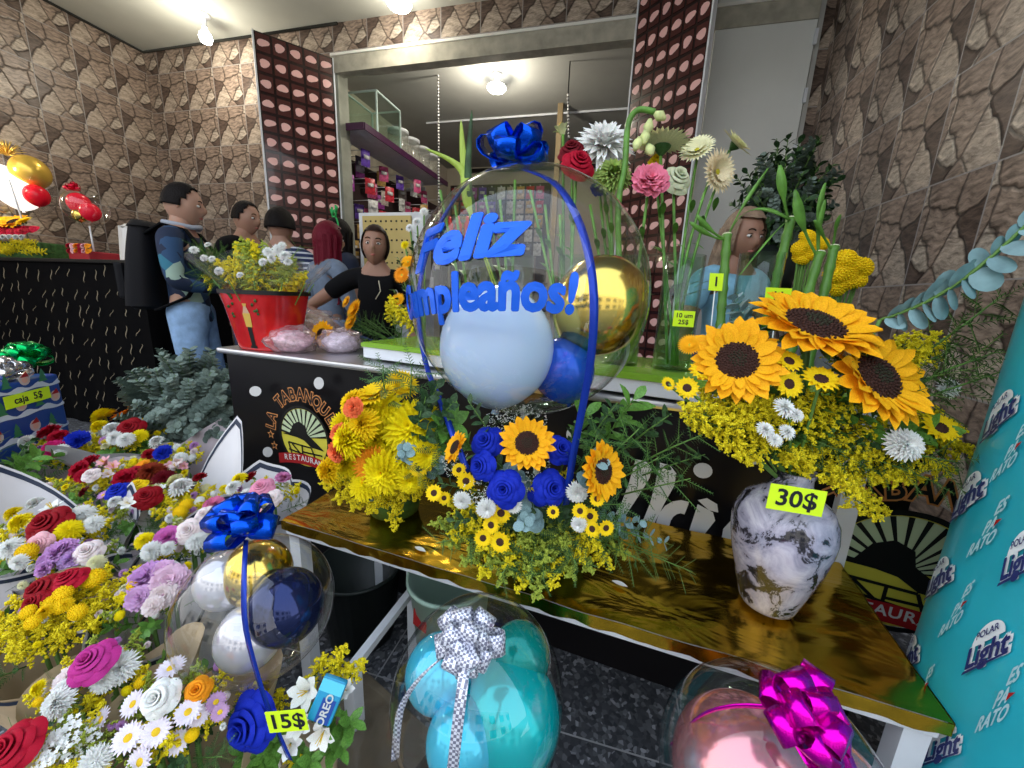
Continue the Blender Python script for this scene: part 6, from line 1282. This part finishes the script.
def head_geo(mb, T):
    mb.grid(lambda a, b: tuple(head_pt((sin(pi * b) * cos(2 * pi * a), sin(pi * b) * sin(2 * pi * a), cos(pi * b)))), 40, 30, 0, wu=True, T=T)
    for s in (-1, 1):
        mb.sphere((0, 0, 0), .0125, 12, 8, 1, T2(T, (s * .029, -.079, .008))) if False else mb.add(*sph((s * .029, -.0795, .009), .0112, (1.15, 1, .62)), 1, T)
        mb.add(*sph((s * .029, -.0868, .009), .0056, (1, 1, .95)), 2, T)
        mb.grid(lambda a, b: (s * (.014 + .032 * a), -.0925 + .010 * a - .002 * b, .030 + .006 * sin(pi * a) + .006 * b), 6, 1, 2, T=T)      # eyebrow
        mb.grid(lambda a, b: (s * (.016 + .026 * a), -.0895 + .006 * a, .0155 + .003 * sin(pi * a) + .0025 * b), 6, 1, 2, T=T)              # lid line
        mb.add(*sph((s * .075, .005, .0), .018, (.35, .8, 1.35)), 0, T)                                                                   # ear
    mb.grid(lambda a, b: (-.022 + .044 * a, -.0925 + 14 * (a - .5) ** 2 * .008 - .003 * sin(pi * b), -.056 - .012 * (b - .5) * sin(pi * a)), 10, 4, 3, T=T)  # mouth
def sph(c, r, sq=1):
    sq = (1, 1, 1) if sq == 1 else sq; vs, fs = [], []
    for i in range(13):
        for j in range(12): b, a = pi * i / 12, 2 * pi * j / 12; vs.append((c[0] + r * sq[0] * sin(b) * cos(a), c[1] + r * sq[1] * sin(b) * sin(a), c[2] + r * sq[2] * cos(b)))
    for i in range(12):
        for j in range(12): fs.append((i * 12 + j, i * 12 + (j + 1) % 12, (i + 1) * 12 + (j + 1) % 12, (i + 1) * 12 + j))
    return vs, fs
def person(label, p, yaw, H, joints=None, head=(0, 0, 0), skin='b', shirt=None, sleeve='short', pants=None, hair=None, hair_m=None, fem=0):
    "p: floor point; yaw: rotation about Z, 0 faces -Y; H standing height; joints override the default pose (metres for a 1.70 m figure)"
    yaw += atan2(-p[0], p[1])     # yaw is measured from facing the lens side of the shop
    s = H / 1.70; t = thing('person', label, 'person', p, rz=yaw); t.scale = (s, s, s)
    D = dict(pel=((0, 0, .95), (.135, .10)), wst=((0, 0, 1.08), (.115, .088)), chest=((0, 0, 1.27), (.145, .10)), nb=((0, .005, 1.41), (.07, .06)), nk=((0, -.005, 1.50), (.048, .05)), hd=((0, -.01, 1.58), (.045, .05)))
    if fem: D['chest'] = ((0, -.01, 1.27), (.128, .105)); D['wst'] = ((0, 0, 1.08), (.10, .08))
    for sd, x in (('L', 1), ('R', -1)):
        w_ = .165 if fem else .185
        D['sh' + sd] = ((x * w_, 0, 1.385), .052); D['el' + sd] = ((x * (w_ + .05), .03, 1.11), .038); D['wr' + sd] = ((x * (w_ + .05), -.05, .88), .026)
        D['hp' + sd] = ((x * .085, 0, .90), .085); D['kn' + sd] = ((x * .09, -.01, .49), .055); D['an' + sd] = ((x * .09, .02, .08), .036); D['to' + sd] = ((x * .10, -.13, .035), .032)
    for k, v in (joints or {}).items(): D[k] = (v, D[k][1])
    hc = Vector((0, -.03, 1.585)); Rh = Matrix.Rotation(head[2], 4, 'Z') @ Matrix.Rotation(head[0], 4, 'X') @ Matrix.Rotation(head[1], 4, 'Y'); TH = Matrix.Translation(hc) @ Rh
    E = [('pel', 'wst'), ('wst', 'chest'), ('chest', 'nb'), ('nb', 'nk'), ('nk', 'hd')]
    for sd in 'LR': E += [('nb', 'sh' + sd), ('sh' + sd, 'el' + sd), ('el' + sd, 'wr' + sd), ('pel', 'hp' + sd), ('hp' + sd, 'kn' + sd), ('kn' + sd, 'an' + sd), ('an' + sd, 'to' + sd)]
    J = dict(D)
    for sd, x in (('L', 1), ('R', -1)):      # hands: palm joint, five separate fingers
        wr = Vector(D['wr' + sd][0]); el = Vector(D['el' + sd][0]); d = (wr - el).normalized(); side = d.cross(Vector((0, -1, 0))); side = side.normalized() if side.length > .1 else Vector((1, 0, 0)); nn = side.cross(d)
        J['pa' + sd] = (wr + d * .05, (.032, .018)); E.append(('wr' + sd, 'pa' + sd))
        for i in range(4):
            b0 = wr + d * .08 + side * (.026 - .0175 * i); L = (.066, .076, .072, .056)[i]; a1 = b0 + d * L * .5 + nn * .012; a2 = b0 + d * L * .85 + nn * .035
            J['f%d%s' % (i, sd)] = (b0, .0095); J['g%d%s' % (i, sd)] = (a1, .0085); J['h%d%s' % (i, sd)] = (a2, .007); E += [('pa' + sd, 'f%d%s' % (i, sd)), ('f%d%s' % (i, sd), 'g%d%s' % (i, sd)), ('g%d%s' % (i, sd), 'h%d%s' % (i, sd))]
        b0 = wr + d * .035 + side * .034; J['t0' + sd] = (b0, .011); J['t1' + sd] = (b0 + d * .03 + side * .022 + nn * .01, .0095); J['t2' + sd] = (b0 + d * .055 + side * .026 + nn * .022, .008); E += [('pa' + sd, 't0' + sd), ('t0' + sd, 't1' + sd), ('t1' + sd, 't2' + sd)]
    vs, fs = skin_geo(J, E); mb = MB(); mb.add(vs, fs, 0); head_geo(mb, TH)
    obj('body', mb.mesh('body', [M_skin[skin], M_eyew, M_iris, M_mouth]), t)
    def cloth(name, keys, edges, grow, m, ends=None):
        JJ = {}
        for k in keys:
            p_, r = D[k]; JJ[k] = (p_, tuple(q + grow for q in r) if isinstance(r, tuple) else r + grow)
        for k, v in (ends or {}).items(): JJ[k] = v
        a, b = skin_geo(JJ, edges); return obj(name, MB().add(a, b, 0).mesh(name, m if isinstance(m, list) else [m]), t)
    if shirt:
        ends = {'hem': ((0, 0, .88), (.172 if not fem else .16, .14))}; ed = [('hem', 'wst'), ('wst', 'chest'), ('chest', 'nb')]; keys = ['wst', 'chest', 'nb']
        for sd in 'LR':
            sh_, el, wr = (Vector(D[k + sd][0]) for k in ('sh', 'el', 'wr')); keys.append('sh' + sd); ed.append(('nb', 'sh' + sd))
            if sleeve == 'short': ends['sl' + sd] = (sh_.lerp(el, .55), .058); ed.append(('sh' + sd, 'sl' + sd))
            else: keys.append('el' + sd); ends['cf' + sd] = (el.lerp(wr, .9), .036); ed += [('sh' + sd, 'el' + sd), ('el' + sd, 'cf' + sd)]
        cloth('shirt', keys, ed, .014, shirt, ends)
    if pants:
        ed = [('pel', 'wb')]; ends = {'wb': ((0, 0, 1.08), (.135, .108))}; keys = ['pel']
        for sd in 'LR': keys += ['hp' + sd, 'kn' + sd]; ends['cu' + sd] = (Vector(D['an' + sd][0]) + Vector((0, 0, .03)), .056); ed += [('pel', 'hp' + sd), ('hp' + sd, 'kn' + sd), ('kn' + sd, 'cu' + sd)]
        cloth('trousers', keys, ed, .016, pants, ends)
        for sd in 'LR':
            an, to = Vector(D['an' + sd][0]), Vector(D['to' + sd][0]); a, b = skin_geo({'a': (an + Vector((0, .02, -.03)), .045), 'b': (an.lerp(to, .5) + Vector((0, 0, -.01)), .045), 'c': (to + Vector((0, -.01, .0)), .038)}, [('a', 'b'), ('b', 'c')]); obj('shoe', MB().add(a, b, 0).mesh('shoe', [M_black]), t)
    if hair:
        mb = MB(); hl, th = hair
        def keep(x, y, z):
            if hl == 'short': return z > .50 + .25 * (y < -.5) * 1 or (y > -.15 and z > -.15) or (abs(x) > .8 and z > .2 and y > -.45)
            return z > .58 or (y > -.28 and z > -.6) or (abs(x) > .72 and y > -.55 and z > -.55)
        n1, n2 = 48, 36; P = {}; F = []
        for i in range(n1):
            for j in range(n2 + 1):
                a, b = 2 * pi * i / n1, pi * j / n2; d = (sin(b) * cos(a), sin(b) * sin(a), cos(b)); q = head_pt(d, 1, False); k = th * (1 + .25 * noise.noise(Vector(d) * 9)); P[i, j] = (q + Vector(d) * k, d)
        idx = {}; vs = []
        for k_, (q, d) in P.items(): idx[k_] = len(vs); vs.append(q)
        for i in range(n1):
            for j in range(n2):
                c = P[i, j][1]; c2 = P[(i + 1) % n1, j + 1][1]
                if keep(*c) and keep(*c2): F.append((idx[i, j], idx[(i + 1) % n1, j], idx[(i + 1) % n1, j + 1], idx[i, j + 1]))
        mb.add(vs, F, 0, TH)
        if hl in ('long', 'bob', 'longer'):
            L = {'bob': .10, 'long': .22, 'longer': .36}[hl]
            def fn(a, b):
                an = pi * (-.16 + 1.32 * a); rx, ry = .090 + .02 * b, .095 + .015 * b; wob = .006 * sin(an * 14 + 3 * b) + .004 * sin(an * 31)
                return ((rx + wob) * cos(an), .01 + (ry + wob) * sin(an) * (1 - .25 * b), .03 - (L + .10) * b - .01 * sin(an * 9) * b)
            mb.grid(fn, 60, 12, 0, T=TH); mb.grid(lambda a, b: tuple(Vector(fn(a, b)) * .90), 60, 12, 0, T=TH)
        q = obj('hair', mb.mesh('hair', [hair_m]), t)
        if hl == 'short': solid(q, .004)
    return t, TH
M_hair = mat('black hair', (.007, .005, .005), .6, spec=.12, bump=.5, bscale=140); M_rhair = mat('wine red hair', (.12, .004, .015), .5, spec=.15, bump=.5, bscale=120); M_ghair = mat('ash blond hair', (.22, .15, .10), .5, var=.5, vscale=22, bump=.5, bscale=120)
def blot(name, base, cols, scale, pos):
    m = mat(name, base, .75); n = m.node_tree; b = n.nodes['Principled BSDF']; t = n.nodes.new('ShaderNodeTexCoord'); v = n.nodes.new('ShaderNodeTexVoronoi'); v.inputs['Scale'].default_value = scale; s_ = n.nodes.new('ShaderNodeSeparateColor'); r = n.nodes.new('ShaderNodeValToRGB'); r.color_ramp.interpolation = 'CONSTANT'
    n.links.new(t.outputs['Object'], v.inputs['Vector']); n.links.new(v.outputs['Color'], s_.inputs[0]); n.links.new(s_.outputs[0], r.inputs[0]); n.links.new(r.outputs[0], b.inputs['Base Color']); r.color_ramp.elements[0].color = (*base, 1); r.color_ramp.elements[1].position = pos[-1]; r.color_ramp.elements[1].color = (*cols[-1], 1)
    for p_, c_ in zip(pos[:-1], cols[:-1]): q = r.color_ramp.elements.new(p_); q.color = (*c_, 1)
    return m
M_camo = blot('dark blue patterned fabric', (.012, .02, .05), [(.02, .06, .14), (.03, .16, .24), (.01, .02, .05), (.30, .42, .35)], 13, (.35, .55, .66, .93))
m_ = mat('striped shirt', (.03, .05, .16), .8); n = m_.node_tree; b = n.nodes['Principled BSDF']; t = n.nodes.new('ShaderNodeTexCoord'); wv = n.nodes.new('ShaderNodeTexWave'); wv.bands_direction = 'Z'; wv.inputs['Scale'].default_value = 9; r = n.nodes.new('ShaderNodeValToRGB'); r.color_ramp.interpolation = 'CONSTANT'
n.links.new(t.outputs['Object'], wv.inputs['Vector']); n.links.new(wv.outputs['Fac'], r.inputs[0]); n.links.new(r.outputs[0], b.inputs['Base Color']); r.color_ramp.elements[0].color = (.02, .03, .09, 1); r.color_ramp.elements[1].position = .72; r.color_ramp.elements[1].color = (.55, .58, .65, 1)
M_blk = mat('black knit', (.006, .006, .007), .85, spec=.08); M_nvy = mat('navy shirt', (.012, .018, .04), .8); M_grey = mat('blue grey knit', (.14, .18, .25), .85, var=.1, vscale=30); M_lblue = mat('light blue top', (.20, .42, .58), .7, var=.25, vscale=16)
# 1: man with a backpack, profile to the right
hp = W(177, 205, 2.2); H1 = 1.70
m1, th = person('young man in dark patterned jacket and light jeans wearing a black backpack', (hp.x, hp.y, 0), radians(72), hp.z / 1.585 * 1.70, joints={'elL': (.25, .02, 1.13), 'wrL': (.12, -.24, 1.10), 'elR': (-.24, -.02, 1.13), 'wrR': (-.08, -.25, 1.12), 'knL': (.10, -.05, .49), 'anR': (-.09, .06, .08)}, head=(.12, 0, 0), skin='a', shirt=M_camo, sleeve='long', pants=M_denim, hair=('short', .009), hair_m=M_hair)
mb = MB(); mb.grid(lambda a, b: ((.15 * (abs(cos(2 * pi * a)) ** .6) * (1 if cos(2 * pi * a) > 0 else -1)) * (1 - .25 * b ** 3), .205 - .04 * b + .075 * (abs(sin(2 * pi * a)) ** .7) * (1 if sin(2 * pi * a) > 0 else -1) * (1 - .3 * b ** 2), 1.0 + .44 * b), 40, 14, wu=True); mb.lathe([(.13, 1.44), (.09, 1.475), (.001, 1.48)], 24, T=Matrix.Translation((0, .165, 0)) @ Matrix.Diagonal((1, .55, 1, 1))); mb.lathe([(.001, .975), (.11, .98), (.147, 1.005)], 24, T=Matrix.Translation((0, .205, 0)) @ Matrix.Diagonal((1, .5, 1, 1)))
bp_ = obj('backpack', mb.mesh('backpack', mat('black backpack', (.008, .008, .010), .7, spec=.15)), None)
bpk = thing('backpack', 'black backpack worn by the man in the patterned jacket', 'bag', m1.location, rz=m1.rotation_euler.z); bpk.scale = m1.scale; bp_.name = 'pack_body'; bp_.parent = bpk
for x in (-.10, .10): mb = MB(); pts = [(x, .13, 1.40), (x * 1.05, .05, 1.462), (x * 1.1, -.06, 1.44), (x * 1.2, -.135, 1.32), (x * 1.35, -.13, 1.20), (x * 1.5, -.04, 1.06), (x * 1.4, .12, .98)]; mb.strip(pts, [(1, 0, 0)] * 7, [.05] * 7); q = obj('strap', mb.mesh('strap', M_blk), bpk); solid(q, .01)
mb = MB(); mb.box((0, .275, 1.14), (.22, .04, .20), bev=.015); obj('front_pocket', mb.mesh('pocket', mat('black backpack', (.008, .008, .010), .7, spec=.15), False), bpk)
q = MB(); q.tube([(.0, -.10, 1.47), (.05, -.075, 1.46), (.075, 0, 1.47), (.05, .06, 1.48), (0, .07, 1.485), (-.05, .06, 1.48), (-.075, 0, 1.47), (-.05, -.075, 1.46), (.0, -.10, 1.47)], .014, 8); obj('collar', q.mesh('collar', mat('grey collar', (.35, .38, .45), .8)), m1)
# black shoulder bag held in front
q = thing('handbag', 'black bag held in front of the man with the backpack', 'bag', m1.location, rz=m1.rotation_euler.z); q.scale = m1.scale; mb = MB(); wad(mb, (.0, -.32, 1.0), .13, 3, (1.1, .7, .75)); obj('bag_body', mb.mesh('bag', M_blk), q); mb = MB(); mb.tube([(-.08, -.3, 1.06), (-.05, -.26, 1.14), (.05, -.26, 1.14), (.08, -.3, 1.06)], .008, 6); obj('handle', mb.mesh('handle', M_blk), q)
# 2
hp = W(243, 219, 2.9); person('short haired man in black behind the red bucket flowers, looking right', (hp.x, hp.y, 0), radians(48), hp.z / 1.585 * 1.70, head=(.1, 0, 0), skin='b', shirt=M_blk, pants=M_navyd, hair=('short', .009), hair_m=M_hair)
# 3
hp = W(279, 227, 2.6); person('person with black hair in a navy striped shirt, seen from behind', (hp.x, hp.y, 0), radians(160), hp.z / 1.585 * 1.70, skin='b', shirt=m_, pants=M_denim, hair=('short', .022), hair_m=M_hair)
# 4
hp = W(325, 240, 2.38); t4, th = person('woman with long wine red hair in a blue grey cardigan, back half turned', (hp.x, hp.y, 0), radians(118), hp.z / 1.585 * 1.70, joints={'elR': (-.22, -.05, 1.12), 'wrR': (-.10, -.22, 1.12)}, skin='b', shirt=M_grey, sleeve='long', pants=M_denim, hair=('longer', .016), hair_m=M_rhair, fem=1)
# 5
hp = W(342, 236, 2.85); t5, th = person('woman in navy with a green antler headband facing left', (hp.x, hp.y, 0), radians(-72), hp.z / 1.585 * 1.70, skin='b', shirt=M_nvy, pants=M_navyd, hair=('long', .014), hair_m=M_hair, fem=1)
mb = MB(); T = th
for s in (-1, 1):
    for pts in ([(s * .03, -.02, .125), (s * .05, -.02, .17), (s * .045, -.02, .21)], [(s * .05, -.02, .165), (s * .075, -.02, .195)], [(s * .042, -.02, .15), (s * .02, -.02, .18)]): mb.tube([T @ Vector(p_) for p_ in pts], .009, 6)
mb.tube([T @ Vector((.088 * cos(a), -.02, .02 + .115 * sin(a))) for a in [pi * k / 14 for k in range(15)]], .006, 6); o = obj('antler_headband', mb.mesh('antlers', mat('green felt', (.03, .40, .10), .8)), t5)
# 6: woman in black, hand on hip
hp = W(376, 247, 2.0); t6, th = person('woman in a black T-shirt with a hand on her hip, looking at the camera', (hp.x, hp.y, 0), radians(-6), hp.z / 1.585 * 1.70, joints={'elR': (-.42, .03, 1.20), 'wrR': (-.20, -.11, 1.06), 'elL': (.22, .02, 1.10)}, head=(0, .04, -.05), skin='c', shirt=M_blk, pants=M_navyd, hair=('tied', .010), hair_m=mat('dark brown hair', (.02, .009, .006), .55, spec=.15), fem=1)
mb = MB(); mb.tube([(.02, -.11, 1.38), (.03, -.125, 1.32), (.0, -.13, 1.27)], .003, 5); obj('necklace', mb.mesh('necklace', mat('pale cord', (.6, .55, .4), .5)), t6)
# 7: woman at the right behind the vases
hp = W(737, 238, 1.62); t7, th = person('woman with ash blond hair in a light blue top behind the bamboo', (hp.x, hp.y, 0), radians(40), hp.z / 1.585 * 1.70, head=(.2, 0, 0), skin='c', shirt=M_lblue, pants=M_navyd, hair=('bob', .016), hair_m=M_ghair, fem=1, joints={'elR': (-.24, -.02, 1.10)})
